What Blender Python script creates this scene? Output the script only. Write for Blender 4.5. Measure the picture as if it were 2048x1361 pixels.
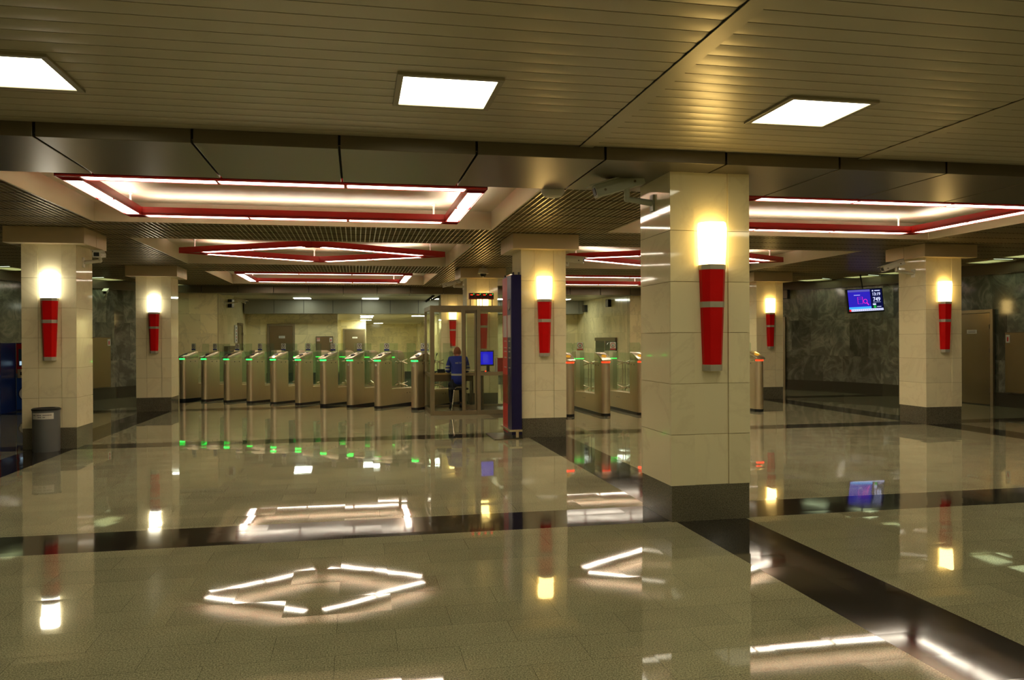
import bpy, bmesh, math, random
from mathutils import Vector, Matrix
random.seed(7)
for o in list(bpy.data.objects): bpy.data.objects.remove(o)
SC = bpy.context.scene
COL = SC.collection
R = math.radians

# ------------------------------------------------------------------ camera
CAM_H = 1.6
cd = bpy.data.cameras.new('camera'); cam = bpy.data.objects.new('camera', cd); COL.objects.link(cam)
cd.sensor_fit = 'HORIZONTAL'; cd.sensor_width = 36.0
cd.lens = 1572.82 / 2048 * 36.0
cd.clip_start = 0.05; cd.clip_end = 200
_yaw, _pit, _rol = 0.195277, -0.0017972, -0.0051141
cam.matrix_world = (Matrix.Translation((0, 0, CAM_H)) @ Matrix.Rotation(-_yaw, 4, 'Z') @ Matrix.Rotation(_pit, 4, 'X')
                    @ Matrix.Rotation(R(90), 4, 'X') @ Matrix.Rotation(_rol, 4, 'Z'))
SC.camera = cam
SC.cycles.transparent_max_bounces = 64      # many panes of glass stand one behind the other

# ------------------------------------------------------------------ world, exposure
w = bpy.data.worlds.new('world'); SC.world = w; w.use_nodes = True
w.node_tree.nodes['Background'].inputs[0].default_value = (0.02, 0.018, 0.012, 1)
w.node_tree.nodes['Background'].inputs[1].default_value = 0.3
SC.view_settings.view_transform = 'Standard'
SC.view_settings.look = 'None'
SC.view_settings.exposure = 0.88
SC.view_settings.gamma = 1.0
SC.view_settings.use_curve_mapping = False
E_PANEL, E_TUBE, E_UP, E_WARM, E_COOL, E_GRILLE = 5.0, 7.5, 14.0, 6.0, 5.5, 1.5

# ------------------------------------------------------------------ materials
def new_mat(name):
    m = bpy.data.materials.new(name); m.use_nodes = True
    nt = m.node_tree; return m, nt, nt.nodes['Principled BSDF']

def N(nt, t, **k):
    n = nt.nodes.new(t)
    for a, v in k.items(): setattr(n, a, v)
    return n

def pmat(name, col, rough=0.5, metal=0.0, var=0.06, scale=6.0, spec=0.5, coat=0.0, bump=0.0, stretch=None, trans=0.0, rvar=0.0):
    """plain paint / metal / plastic with a slight procedural unevenness"""
    m, nt, b = new_mat(name)
    tc = N(nt, 'ShaderNodeTexCoord'); mp = N(nt, 'ShaderNodeMapping')
    nt.links.new(tc.outputs['Object'], mp.inputs[0])
    if stretch: mp.inputs['Scale'].default_value = stretch
    no = N(nt, 'ShaderNodeTexNoise'); no.inputs['Scale'].default_value = scale; no.inputs['Detail'].default_value = 4
    nt.links.new(mp.outputs[0], no.inputs['Vector'])
    mix = N(nt, 'ShaderNodeMix', data_type='RGBA')
    mix.inputs[6].default_value = tuple(c * (1 - var) for c in col) + (1,)
    mix.inputs[7].default_value = tuple(min(1, c * (1 + var)) for c in col) + (1,)
    nt.links.new(no.outputs['Fac'], mix.inputs[0]); nt.links.new(mix.outputs[2], b.inputs['Base Color'])
    b.inputs['Roughness'].default_value = rough; b.inputs['Metallic'].default_value = metal
    b.inputs['Specular IOR Level'].default_value = spec
    b.inputs['Coat Weight'].default_value = coat
    b.inputs['Transmission Weight'].default_value = trans
    if rvar:
        mr = N(nt, 'ShaderNodeMapRange'); mr.inputs[3].default_value = rough - rvar; mr.inputs[4].default_value = rough + rvar
        nt.links.new(no.outputs['Fac'], mr.inputs[0]); nt.links.new(mr.outputs[0], b.inputs['Roughness'])
    if bump:
        bp = N(nt, 'ShaderNodeBump'); bp.inputs['Strength'].default_value = bump; bp.inputs['Distance'].default_value = 0.01
        nt.links.new(no.outputs['Fac'], bp.inputs['Height']); nt.links.new(bp.outputs[0], b.inputs['Normal'])
    return m

def emat(name, col, s):
    m = bpy.data.materials.new(name); m.use_nodes = True; nt = m.node_tree
    nt.nodes.remove(nt.nodes['Principled BSDF'])
    e = N(nt, 'ShaderNodeEmission'); e.inputs[0].default_value = tuple(col) + (1,); e.inputs[1].default_value = s
    nt.links.new(e.outputs[0], nt.nodes['Material Output'].inputs[0])
    return m

def math_node(nt, op, a, b=None):
    n = N(nt, 'ShaderNodeMath', operation=op)
    for i, v in enumerate((a, b)):
        if v is None: continue
        if isinstance(v, (int, float)): n.inputs[i].default_value = v
        else: nt.links.new(v, n.inputs[i])
    return n.outputs[0]

def granite_floor(name, c0, c1, TW=0.63, TD=0.31, rough=0.025, tone=0.08, swap=False):
    m, nt, b = new_mat(name)
    geo = N(nt, 'ShaderNodeNewGeometry'); sep = N(nt, 'ShaderNodeSeparateXYZ'); nt.links.new(geo.outputs['Position'], sep.inputs[0])
    sx, sy = sep.outputs[0], sep.outputs[1]
    if swap: sx, sy = sy, sx
    ry = math_node(nt, 'DIVIDE', math_node(nt, 'ADD', sy, 0.27), TD)
    row = math_node(nt, 'FLOOR', ry)
    off = math_node(nt, 'MULTIPLY', math_node(nt, 'MODULO', math_node(nt, 'ADD', row, 100), 2), 0.5)
    rx = math_node(nt, 'ADD', math_node(nt, 'DIVIDE', math_node(nt, 'ADD', sx, 0.43), TW), off)
    cx = math_node(nt, 'FLOOR', rx)
    cell = N(nt, 'ShaderNodeCombineXYZ'); nt.links.new(cx, cell.inputs[0]); nt.links.new(row, cell.inputs[1])
    wn = N(nt, 'ShaderNodeTexWhiteNoise', noise_dimensions='3D'); nt.links.new(cell.outputs[0], wn.inputs['Vector'])
    # joints
    fx = math_node(nt, 'FRACT', rx); fy = math_node(nt, 'FRACT', ry)
    dx = math_node(nt, 'MULTIPLY', math_node(nt, 'MINIMUM', fx, math_node(nt, 'SUBTRACT', 1.0, fx)), TW)
    dy = math_node(nt, 'MULTIPLY', math_node(nt, 'MINIMUM', fy, math_node(nt, 'SUBTRACT', 1.0, fy)), TD)
    joint = math_node(nt, 'LESS_THAN', math_node(nt, 'MINIMUM', dx, dy), 0.0012)
    # speckle
    n1 = N(nt, 'ShaderNodeTexNoise'); n1.inputs['Scale'].default_value = 120; n1.inputs['Detail'].default_value = 3; n1.inputs['Roughness'].default_value = 0.75
    nt.links.new(geo.outputs['Position'], n1.inputs['Vector'])
    n2 = N(nt, 'ShaderNodeTexNoise'); n2.inputs['Scale'].default_value = 3.0; n2.inputs['Detail'].default_value = 5
    nt.links.new(geo.outputs['Position'], n2.inputs['Vector'])
    sp = N(nt, 'ShaderNodeMapRange'); sp.inputs[1].default_value = 0.40; sp.inputs[2].default_value = 0.60
    nt.links.new(n1.outputs['Fac'], sp.inputs[0])
    mix = N(nt, 'ShaderNodeMix', data_type='RGBA'); mix.inputs[6].default_value = tuple(c0) + (1,); mix.inputs[7].default_value = tuple(c1) + (1,)
    nt.links.new(sp.outputs[0], mix.inputs[0])
    tv = N(nt, 'ShaderNodeMapRange'); tv.inputs[3].default_value = 1 - tone; tv.inputs[4].default_value = 1 + tone
    nt.links.new(wn.outputs['Value'], tv.inputs[0])
    t2 = math_node(nt, 'ADD', tv.outputs[0], math_node(nt, 'MULTIPLY', math_node(nt, 'SUBTRACT', n2.outputs['Fac'], 0.5), 0.35))
    t3 = math_node(nt, 'MULTIPLY', t2, math_node(nt, 'SUBTRACT', 1.0, math_node(nt, 'MULTIPLY', joint, 0.6)))
    hs = N(nt, 'ShaderNodeVectorMath', operation='SCALE'); nt.links.new(mix.outputs[2], hs.inputs[0]); nt.links.new(t3, hs.inputs['Scale'])
    nt.links.new(hs.outputs[0], b.inputs['Base Color'])
    rr = N(nt, 'ShaderNodeMapRange'); rr.inputs[3].default_value = rough * 0.5; rr.inputs[4].default_value = rough * 1.9
    nt.links.new(n2.outputs['Fac'], rr.inputs[0]); nt.links.new(rr.outputs[0], b.inputs['Roughness'])
    # each slab is laid very slightly out of level, and the polish is faintly wavy
    v = N(nt, 'ShaderNodeVectorMath', operation='SUBTRACT'); nt.links.new(wn.outputs['Color'], v.inputs[0]); v.inputs[1].default_value = (0.5, 0.5, 0.5)
    v2 = N(nt, 'ShaderNodeVectorMath', operation='MULTIPLY'); nt.links.new(v.outputs[0], v2.inputs[0]); v2.inputs[1].default_value = (0.005, 0.006, 0)
    n3 = N(nt, 'ShaderNodeTexNoise'); n3.inputs['Scale'].default_value = 4.5; n3.inputs['Detail'].default_value = 1
    nt.links.new(geo.outputs['Position'], n3.inputs['Vector'])
    v3 = N(nt, 'ShaderNodeVectorMath', operation='SUBTRACT'); nt.links.new(n3.outputs['Color'], v3.inputs[0]); v3.inputs[1].default_value = (0.5, 0.5, 0.5)
    v4 = N(nt, 'ShaderNodeVectorMath', operation='MULTIPLY'); nt.links.new(v3.outputs[0], v4.inputs[0]); v4.inputs[1].default_value = (0.0014, 0.002, 0)
    a = N(nt, 'ShaderNodeVectorMath', operation='ADD'); nt.links.new(geo.outputs['Normal'], a.inputs[0]); nt.links.new(v2.outputs[0], a.inputs[1])
    a2 = N(nt, 'ShaderNodeVectorMath', operation='ADD'); nt.links.new(a.outputs[0], a2.inputs[0]); nt.links.new(v4.outputs[0], a2.inputs[1])
    nn = N(nt, 'ShaderNodeVectorMath', operation='NORMALIZE'); nt.links.new(a2.outputs[0], nn.inputs[0])
    nt.links.new(nn.outputs[0], b.inputs['Normal'])
    b.inputs['Specular IOR Level'].default_value = 0.5; b.inputs['IOR'].default_value = 1.52
    return m

def marble(name, base, vein, rough=0.12, tone=0.08, vscale=1.2, vamt=0.5, island=True, blocks=None, ior=1.5):
    """polished stone; island: tone by slab mesh; blocks=(w,h): tone by block laid out on the UVs (metres)"""
    m, nt, b = new_mat(name)
    tc = N(nt, 'ShaderNodeTexCoord'); geo = N(nt, 'ShaderNodeNewGeometry')
    oi = N(nt, 'ShaderNodeObjectInfo')
    vadd = N(nt, 'ShaderNodeVectorMath', operation='ADD')
    nt.links.new(geo.outputs['Position'], vadd.inputs[0])
    if blocks:
        W, H = blocks
        sep = N(nt, 'ShaderNodeSeparateXYZ'); nt.links.new(tc.outputs['UV'], sep.inputs[0])
        ry = math_node(nt, 'DIVIDE', sep.outputs[1], H); row = math_node(nt, 'FLOOR', ry)
        rx = math_node(nt, 'ADD', math_node(nt, 'DIVIDE', sep.outputs[0], W), math_node(nt, 'MULTIPLY', row, 0.37))
        cx = math_node(nt, 'FLOOR', rx)
        cell = N(nt, 'ShaderNodeCombineXYZ'); nt.links.new(cx, cell.inputs[0]); nt.links.new(row, cell.inputs[1])
        wn = N(nt, 'ShaderNodeTexWhiteNoise'); nt.links.new(cell.outputs[0], wn.inputs['Vector'])
        rnd = wn.outputs['Value']
        fx = math_node(nt, 'FRACT', rx); fy = math_node(nt, 'FRACT', ry)
        dx = math_node(nt, 'MULTIPLY', math_node(nt, 'MINIMUM', fx, math_node(nt, 'SUBTRACT', 1.0, fx)), W)
        dy = math_node(nt, 'MULTIPLY', math_node(nt, 'MINIMUM', fy, math_node(nt, 'SUBTRACT', 1.0, fy)), H)
        joint = math_node(nt, 'LESS_THAN', math_node(nt, 'MINIMUM', dx, dy), 0.002)
    else:
        rnd = geo.outputs['Random Per Island']; joint = None
    sc = N(nt, 'ShaderNodeVectorMath', operation='SCALE'); sc.inputs[0].default_value = (37, 11, 23)
    nt.links.new(rnd, sc.inputs['Scale']); nt.links.new(sc.outputs[0], vadd.inputs[1])
    n1 = N(nt, 'ShaderNodeTexNoise'); n1.inputs['Scale'].default_value = vscale; n1.inputs['Detail'].default_value = 7
    n1.inputs['Distortion'].default_value = 1.6; n1.inputs['Roughness'].default_value = 0.6
    nt.links.new(vadd.outputs[0], n1.inputs['Vector'])
    ab = math_node(nt, 'ABSOLUTE', math_node(nt, 'SUBTRACT', n1.outputs['Fac'], 0.5))
    ve = N(nt, 'ShaderNodeMapRange'); ve.inputs[1].default_value = 0.0; ve.inputs[2].default_value = 0.035 if vamt < 0.6 else 0.1
    ve.inputs[3].default_value = vamt; ve.inputs[4].default_value = 0.0
    nt.links.new(ab, ve.inputs[0])
    n2 = N(nt, 'ShaderNodeTexNoise'); n2.inputs['Scale'].default_value = vscale * 2.3; n2.inputs['Detail'].default_value = 3
    nt.links.new(vadd.outputs[0], n2.inputs['Vector'])
    vf = math_node(nt, 'MULTIPLY', ve.outputs[0], n2.outputs['Fac'])
    mix = N(nt, 'ShaderNodeMix', data_type='RGBA'); mix.inputs[6].default_value = tuple(base) + (1,); mix.inputs[7].default_value = tuple(vein) + (1,)
    nt.links.new(vf, mix.inputs[0])
    tv = N(nt, 'ShaderNodeMapRange'); tv.inputs[3].default_value = 1 - tone; tv.inputs[4].default_value = 1 + tone
    nt.links.new(rnd, tv.inputs[0])
    t = math_node(nt, 'ADD', tv.outputs[0], math_node(nt, 'MULTIPLY', math_node(nt, 'SUBTRACT', n2.outputs['Fac'], 0.5), tone * 1.6))
    if joint is not None: t = math_node(nt, 'MULTIPLY', t, math_node(nt, 'SUBTRACT', 1.0, math_node(nt, 'MULTIPLY', joint, 0.3)))
    hs = N(nt, 'ShaderNodeVectorMath', operation='SCALE'); nt.links.new(mix.outputs[2], hs.inputs[0]); nt.links.new(t, hs.inputs['Scale'])
    nt.links.new(hs.outputs[0], b.inputs['Base Color'])
    b.inputs['Roughness'].default_value = rough; b.inputs['IOR'].default_value = ior
    return m

def glass_mat(name, tint=(0.82, 0.93, 0.86), alpha=0.12, rough=0.02):
    """thin glass: tinted see-through with a fresnel mirror"""
    m = bpy.data.materials.new(name); m.use_nodes = True; nt = m.node_tree
    nt.nodes.remove(nt.nodes['Principled BSDF'])
    tr = N(nt, 'ShaderNodeBsdfTransparent'); tr.inputs[0].default_value = tuple(tint) + (1,)
    gl = N(nt, 'ShaderNodeBsdfGlossy'); gl.inputs['Roughness'].default_value = rough; gl.inputs[0].default_value = (0.9, 0.95, 0.92, 1)
    df = N(nt, 'ShaderNodeBsdfDiffuse'); df.inputs[0].default_value = (0.25, 0.33, 0.27, 1)
    fr = N(nt, 'ShaderNodeFresnel'); fr.inputs[0].default_value = 1.5
    no = N(nt, 'ShaderNodeTexNoise'); no.inputs['Scale'].default_value = 3
    da = math_node(nt, 'MULTIPLY', no.outputs['Fac'], alpha)
    m1 = N(nt, 'ShaderNodeMixShader'); nt.links.new(da, m1.inputs[0]); nt.links.new(tr.outputs[0], m1.inputs[1]); nt.links.new(df.outputs[0], m1.inputs[2])
    m2 = N(nt, 'ShaderNodeMixShader'); gb = N(nt, 'ShaderNodeNewGeometry')
    nt.links.new(math_node(nt, 'MULTIPLY', fr.outputs[0], math_node(nt, 'SUBTRACT', 1.0, gb.outputs['Backfacing'])), m2.inputs[0]); nt.links.new(m1.outputs[0], m2.inputs[1]); nt.links.new(gl.outputs[0], m2.inputs[2])
    nt.links.new(m2.outputs[0], nt.nodes['Material Output'].inputs[0])
    return m

M = {}
M['floor'] = granite_floor('grey_granite', (0.165, 0.160, 0.092), (0.465, 0.44, 0.27))
M['floor_dark'] = granite_floor('dark_granite', (0.012, 0.010, 0.009), (0.035, 0.030, 0.024), rough=0.05, tone=0.25)
M['marble'] = marble('cream_marble', (0.86, 0.77, 0.49), (0.52, 0.40, 0.20), rough=0.045, tone=0.05, vscale=0.8, vamt=0.30)
M['marble_wall'] = marble('cream_marble_wall', (0.84, 0.73, 0.40), (0.33, 0.27, 0.15), rough=0.12, tone=0.10, vscale=0.7, vamt=0.5, blocks=(0.9, 0.6))
M['green_marble'] = marble('green_grey_marble', (0.12, 0.12, 0.088), (0.36, 0.35, 0.27), rough=0.08, tone=0.45, vscale=1.4, vamt=0.85, blocks=(0.62, 1.05))
M['plinth'] = granite_floor('plinth_granite', (0.07, 0.062, 0.04), (0.20, 0.18, 0.12), TW=5, TD=5, rough=0.1)
M['plinth_dark'] = pmat('dark_plinth_stone', (0.05, 0.045, 0.032), 0.12, var=0.3, scale=60)
M['joint'] = pmat('joint_mortar', (0.42, 0.32, 0.13), 0.8)
M['slat'] = pmat('slat_paint', (0.50, 0.45, 0.31), 0.34, metal=0.25, var=0.03, rvar=0.03)
M['beam'] = pmat('brushed_beam_metal', (0.165, 0.142, 0.10), 0.30, metal=0.75, var=0.05, scale=3, stretch=(1, 30, 30))
M['cap'] = pmat('collar_metal', (0.66, 0.53, 0.31), 0.42, metal=0.3, var=0.04)
M['dark'] = pmat('dark_void', (0.015, 0.013, 0.010), 0.8)
M['grille'] = pmat('grille_blades_lit', (0.50, 0.43, 0.27), 0.30, metal=0.65, var=0.05)  # lit lower edges of the blades, their brightness put into the colour
M['grille_shaded'] = pmat('grille_blades_shaded', (0.34, 0.27, 0.15), 0.5, metal=0.3)  # same metal painted darker, shade on webs and cross blades put into the colour
M['grille_joint'] = pmat('grille_panel_joint', (0.07, 0.055, 0.03), 0.7)
M['void'] = pmat('void_above_grille', (0.10, 0.085, 0.05), 0.9)
M['coffer'] = pmat('coffer_paint', (0.62, 0.56, 0.40), 0.55, var=0.03)
M['red_frame'] = pmat('red_frame_paint', (0.42, 0.012, 0.010), 0.36, var=0.08)
M['red_lamp'] = pmat('red_lamp_body', (0.62, 0.003, 0.002), 0.45, var=0.08, spec=0.15)
M['steel_band'] = pmat('brushed_band', (0.50, 0.47, 0.36), 0.45, metal=0.5, scale=14, var=0.18)
M['white_rod'] = pmat('white_rod', (0.75, 0.73, 0.66), 0.5)
M['panel_frame'] = pmat('panel_trim', (0.34, 0.30, 0.20), 0.4, metal=0.2)
M['glow_panel'] = emat('glow_panel', (1.0, 0.92, 0.66), E_PANEL)
M['glow_tube'] = emat('glow_tube', (1.0, 0.90, 0.70), E_TUBE)
M['glow_up'] = emat('glow_uplight', (1.0, 0.90, 0.76), E_UP)
M['glow_warm'] = emat('glow_warm', (1.0, 0.67, 0.22), E_WARM)
M['glow_cool'] = emat('glow_neutral', (1.0, 0.93, 0.74), E_COOL)
M['glow_grille'] = emat('glow_behind_grille', (0.80, 1.0, 0.62), E_GRILLE)
M['glow_back'] = emat('glow_back_panel', (0.93, 1.0, 0.80), 12.0)
M['glow_passage'] = emat('glow_passage_panel', (0.96, 1.0, 0.74), 28.0)
M['steel'] = pmat('turnstile_steel', (0.74, 0.62, 0.42), 0.36, metal=0.88, var=0.08, scale=5, stretch=(25, 25, 1), rvar=0.05)
M['steel_top'] = pmat('turnstile_top', (0.72, 0.64, 0.46), 0.22, metal=0.9, var=0.06)
M['steel_dark'] = pmat('dark_steel', (0.16, 0.13, 0.085), 0.3, metal=0.9, var=0.1)
M['bronze'] = pmat('bronze_frame', (0.32, 0.265, 0.165), 0.36, metal=0.8, var=0.12, scale=8)
M['door_metal'] = pmat('door_sheet', (0.27, 0.21, 0.12), 0.24, metal=0.85, var=0.08, scale=4, stretch=(1, 1, 12))
M['black'] = pmat('black_plastic', (0.012, 0.012, 0.012), 0.4)
M['white_plastic'] = pmat('white_plastic', (0.66, 0.63, 0.50), 0.45)
M['cam_grey'] = pmat('camera_housing', (0.45, 0.47, 0.36), 0.4)
M['navy'] = pmat('navy_panel', (0.010, 0.008, 0.055), 0.35, spec=0.3)
M['red_panel'] = pmat('red_panel', (0.45, 0.010, 0.012), 0.4, spec=0.3)
M['notice'] = pmat('printed_notice', (0.42, 0.36, 0.32), 0.6, spec=0.2)
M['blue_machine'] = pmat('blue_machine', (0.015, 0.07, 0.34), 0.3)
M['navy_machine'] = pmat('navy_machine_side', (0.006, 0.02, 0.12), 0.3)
M['red_paint'] = pmat('red_paint', (0.42, 0.01, 0.01), 0.35)
M['white_paint'] = pmat('white_paint', (0.62, 0.60, 0.50), 0.5)
M['grey_bin'] = pmat('grey_bin', (0.16, 0.165, 0.155), 0.42, metal=0.3, var=0.08)
M['desk'] = pmat('desk_wood', (0.42, 0.29, 0.10), 0.3, var=0.15, stretch=(1, 12, 1))
M['jacket'] = pmat('blue_jacket', (0.008, 0.025, 0.26), 0.7, var=0.2, scale=12, bump=0.4)
M['reflective'] = pmat('reflective_band', (0.42, 0.42, 0.36), 0.5)
M['trousers'] = pmat('dark_trousers', (0.012, 0.014, 0.022), 0.8, var=0.2)
M['skin'] = pmat('skin', (0.42, 0.17, 0.085), 0.55, var=0.08, scale=20)
M['hair'] = pmat('short_hair', (0.24, 0.085, 0.035), 0.8, var=0.25, scale=60, bump=0.6)
M['glass'] = glass_mat('flap_glass', (0.89, 0.955, 0.90), 0.09)
M['booth_glass'] = glass_mat('booth_glass', (0.95, 0.97, 0.93), 0.05)
M['sign_white'] = pmat('sign_white', (0.70, 0.69, 0.60), 0.5)
M['sign_blue'] = pmat('sign_blue', (0.015, 0.03, 0.22), 0.5)
M['sign_black'] = pmat('sign_black', (0.02, 0.02, 0.03), 0.5)
M['sign_red'] = pmat('sign_red', (0.55, 0.015, 0.015), 0.5)
M['led_green'] = emat('led_green', (0.01, 1.0, 0.07), 4)
M['led_red'] = emat('led_red', (1.0, 0.02, 0.004), 3)
M['led_yellow'] = emat('led_yellow', (1.0, 0.45, 0.03), .35)
M['scr_blue'] = emat('screen_blue', (0.015, 0.012, 0.85), 0.38)
M['scr_lightblue'] = emat('screen_text_blue', (0.12, 0.12, 1.0), 0.35)
M['scr_violet'] = emat('screen_violet', (0.035, 0.022, 0.62), 0.45)
M['scr_violet2'] = emat('screen_violet_bar', (0.13, 0.12, 0.55), 0.45)
M['scr_navy'] = emat('screen_navy', (0.006, 0.008, 0.07), 0.38)
M['scr_cyan'] = emat('screen_cyan', (0.06, 0.42, 1.0), 0.60)
M['scr_white'] = emat('screen_white', (0.62, 0.66, 1.0), 0.68)
M['scr_pink'] = emat('screen_pink', (0.85, 0.02, 0.52), 0.68)
M['scr_green'] = emat('screen_green', (0.02, 0.45, 0.05), 0.52)
M['scr_red'] = emat('screen_red', (0.75, 0.03, 0.04), 0.60)
M['scr_grey'] = emat('screen_grey', (0.35, 0.5, 0.6), 0.60)

# ------------------------------------------------------------------ mesh helpers
class MB:
    def __init__(s): s.v = []; s.f = []; s.m = []; s.T = Matrix.Identity(4); s.uv = None
    def add(s, vs, fs, m=0):
        b = len(s.v); s.v += [tuple(s.T @ Vector(p)) for p in vs]; s.f += [tuple(b + i for i in f) for f in fs]; s.m += [m] * len(fs); return s
    def box(s, x0, x1, y0, y1, z0, z1, m=0):
        return s.add([(x0, y0, z0), (x1, y0, z0), (x1, y1, z0), (x0, y1, z0), (x0, y0, z1), (x1, y0, z1), (x1, y1, z1), (x0, y1, z1)],
                     [(0, 3, 2, 1), (4, 5, 6, 7), (0, 1, 5, 4), (1, 2, 6, 5), (2, 3, 7, 6), (3, 0, 4, 7)], m)
    def bar(s, a, b, w, h, m=0, up=(0, 0, 1)):
        a, b = Vector(a), Vector(b); d = (b - a).normalized(); u = Vector(up)
        if abs(d.dot(u)) > 0.99: u = Vector((0, 1, 0))
        r = d.cross(u).normalized(); u = r.cross(d).normalized()
        vs = [p + r * (sx * w / 2) + u * (sz * h / 2) for p in (a, b) for sx, sz in ((-1, -1), (1, -1), (1, 1), (-1, 1))]
        return s.add(vs, [(0, 3, 2, 1), (4, 5, 6, 7), (0, 1, 5, 4), (1, 2, 6, 5), (2, 3, 7, 6), (3, 0, 4, 7)], m)
    def tube(s, pts, r, n=10, m=0):
        for a, b in zip(pts[:-1], pts[1:]): s.cone(a, b, r, r, n, m)
        return s
    def cone(s, a, b, r0, r1, n=16, m=0):
        a, b = Vector(a), Vector(b); d = (b - a).normalized(); u = Vector((0, 0, 1)) if abs(d.z) < .9 else Vector((1, 0, 0))
        x = d.cross(u).normalized(); y = d.cross(x).normalized()
        vs = []
        for p, r in ((a, r0), (b, r1)):
            for i in range(n):
                t = 2 * math.pi * i / n; vs.append(p + x * (r * math.cos(t)) + y * (r * math.sin(t)))
        fs = [(i, (i + 1) % n, n + (i + 1) % n, n + i) for i in range(n)] + [tuple(range(n))[::-1], tuple(range(n, 2 * n))]
        return s.add(vs, fs, m)
    def lathe(s, prof, n=24, m=0, c=(0, 0)):
        vs = []; fs = []
        for r, z in prof:
            for i in range(n):
                t = 2 * math.pi * i / n; vs.append((c[0] + r * math.cos(t), c[1] + r * math.sin(t), z))
        for k in range(len(prof) - 1):
            for i in range(n): fs.append((k * n + i, k * n + (i + 1) % n, (k + 1) * n + (i + 1) % n, (k + 1) * n + i))
        fs.append(tuple(range(n))[::-1]); fs.append(tuple(range((len(prof) - 1) * n, len(prof) * n)))
        return s.add(vs, fs, m)
    def extrude(s, poly, z0, z1, m=0, axis='z', poly1=None):
        n = len(poly); p1 = poly1 or poly
        f = {'z': lambda p, t: (p[0], p[1], t), 'x': lambda p, t: (t, p[0], p[1]), 'y': lambda p, t: (p[0], t, p[1])}[axis]
        vs = [f(p, z0) for p in poly] + [f(p, z1) for p in p1]
        fs = [(i, (i + 1) % n, n + (i + 1) % n, n + i) for i in range(n)] + [tuple(range(n))[::-1], tuple(range(n, 2 * n))]
        return s.add(vs, fs, m)
    def sphere(s, c, r, n=16, k=8, m=0, sc=(1, 1, 1), z0=-1.0, z1=1.0):
        vs = []; fs = []
        a0, a1 = math.asin(z0), math.asin(z1)
        for j in range(k + 1):
            a = a0 + (a1 - a0) * j / k
            for i in range(n):
                t = 2 * math.pi * i / n
                vs.append((c[0] + sc[0] * r * math.cos(a) * math.cos(t), c[1] + sc[1] * r * math.cos(a) * math.sin(t), c[2] + sc[2] * r * math.sin(a)))
        for j in range(k):
            for i in range(n): fs.append((j * n + i, j * n + (i + 1) % n, (j + 1) * n + (i + 1) % n, (j + 1) * n + i))
        fs.append(tuple(range(n))[::-1]); fs.append(tuple(range(k * n, (k + 1) * n)))
        return s.add(vs, fs, m)
    def ring(s, c, r0, r1, y, th, n=20, m=0):
        """flat ring in the XZ plane"""
        for i in range(n):
            a, b = 2 * math.pi * i / n, 2 * math.pi * (i + 1) / n
            P = [(c[0] + r * math.cos(t), c[1] + r * math.sin(t)) for r, t in ((r0, a), (r1, a), (r1, b), (r0, b))]
            s.extrude(P, y, y + th, m, 'y')
        return s
    def build(s, name, mats, parent=None, bevel=0.0, smooth=False, loc=None, rot=None):
        me = bpy.data.meshes.new(name); me.from_pydata(s.v, [], s.f)
        if not isinstance(mats, (list, tuple)): mats = [mats]
        for m in mats: me.materials.append(m)
        for p, mi in zip(me.polygons, s.m): p.material_index = mi
        bm = bmesh.new(); bm.from_mesh(me)
        if bevel:
            bmesh.ops.bevel(bm, geom=[e for e in bm.edges if e.is_manifold and e.calc_face_angle(0) > 0.5], offset=bevel, segments=2, affect='EDGES', profile=0.6)
        bmesh.ops.recalc_face_normals(bm, faces=bm.faces[:]); bm.to_mesh(me); bm.free()
        if smooth:
            for p in me.polygons: p.use_smooth = True
            me.set_sharp_from_angle(angle=R(35))
        o = bpy.data.objects.new(name, me); COL.objects.link(o)
        if parent is not None: o.parent = parent
        if loc: o.location = loc
        if rot: o.rotation_euler = rot
        return o

def tag(o, label, cat, group=None):
    o['label'] = label; o['category'] = cat
    if group: o['group'] = group
    return o
def thing(name, label, cat, loc=(0, 0, 0), rz=0.0, group=None, rot=None):
    o = bpy.data.objects.new(name, None); COL.objects.link(o); o.location = loc
    o.rotation_euler = rot or (0, 0, rz); o.empty_display_size = 0.1
    return tag(o, label, cat, group)
def struct(o): o['kind'] = 'structure'; return o
def copy_tree(o, parent=None):
    c = o.copy(); COL.objects.link(c)
    if parent is not None: c.parent = parent
    for ch in [x for x in list(bpy.data.objects) if x.parent == o]: copy_tree(ch, c)
    return c
def dup(o, loc, rz, label, group=None):
    c = copy_tree(o); c.location = loc; c.rotation_euler = (0, 0, rz); c['label'] = label
    if group: c['group'] = group
    return c
def text(name, body, size, mat, parent, loc, rot=(R(90), 0, 0), ext=0.001, shear=0.0, align='CENTER', bold=0.0, sx=1.0):
    cu = bpy.data.curves.new(name, 'FONT'); cu.body = body; cu.size = size; cu.extrude = ext; cu.align_x = align; cu.shear = shear
    cu.offset = bold; cu.materials.append(mat)
    tmp = bpy.data.objects.new(name, cu); COL.objects.link(tmp)
    dg = bpy.context.evaluated_depsgraph_get(); dg.update(); me = bpy.data.meshes.new_from_object(tmp.evaluated_get(dg)); bpy.data.objects.remove(tmp)
    me.materials.clear(); me.materials.append(mat)
    o = bpy.data.objects.new(name, me); COL.objects.link(o); o.parent = parent; o.location = loc; o.rotation_euler = rot; o.scale = (sx, 1, 1)
    return o

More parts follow.
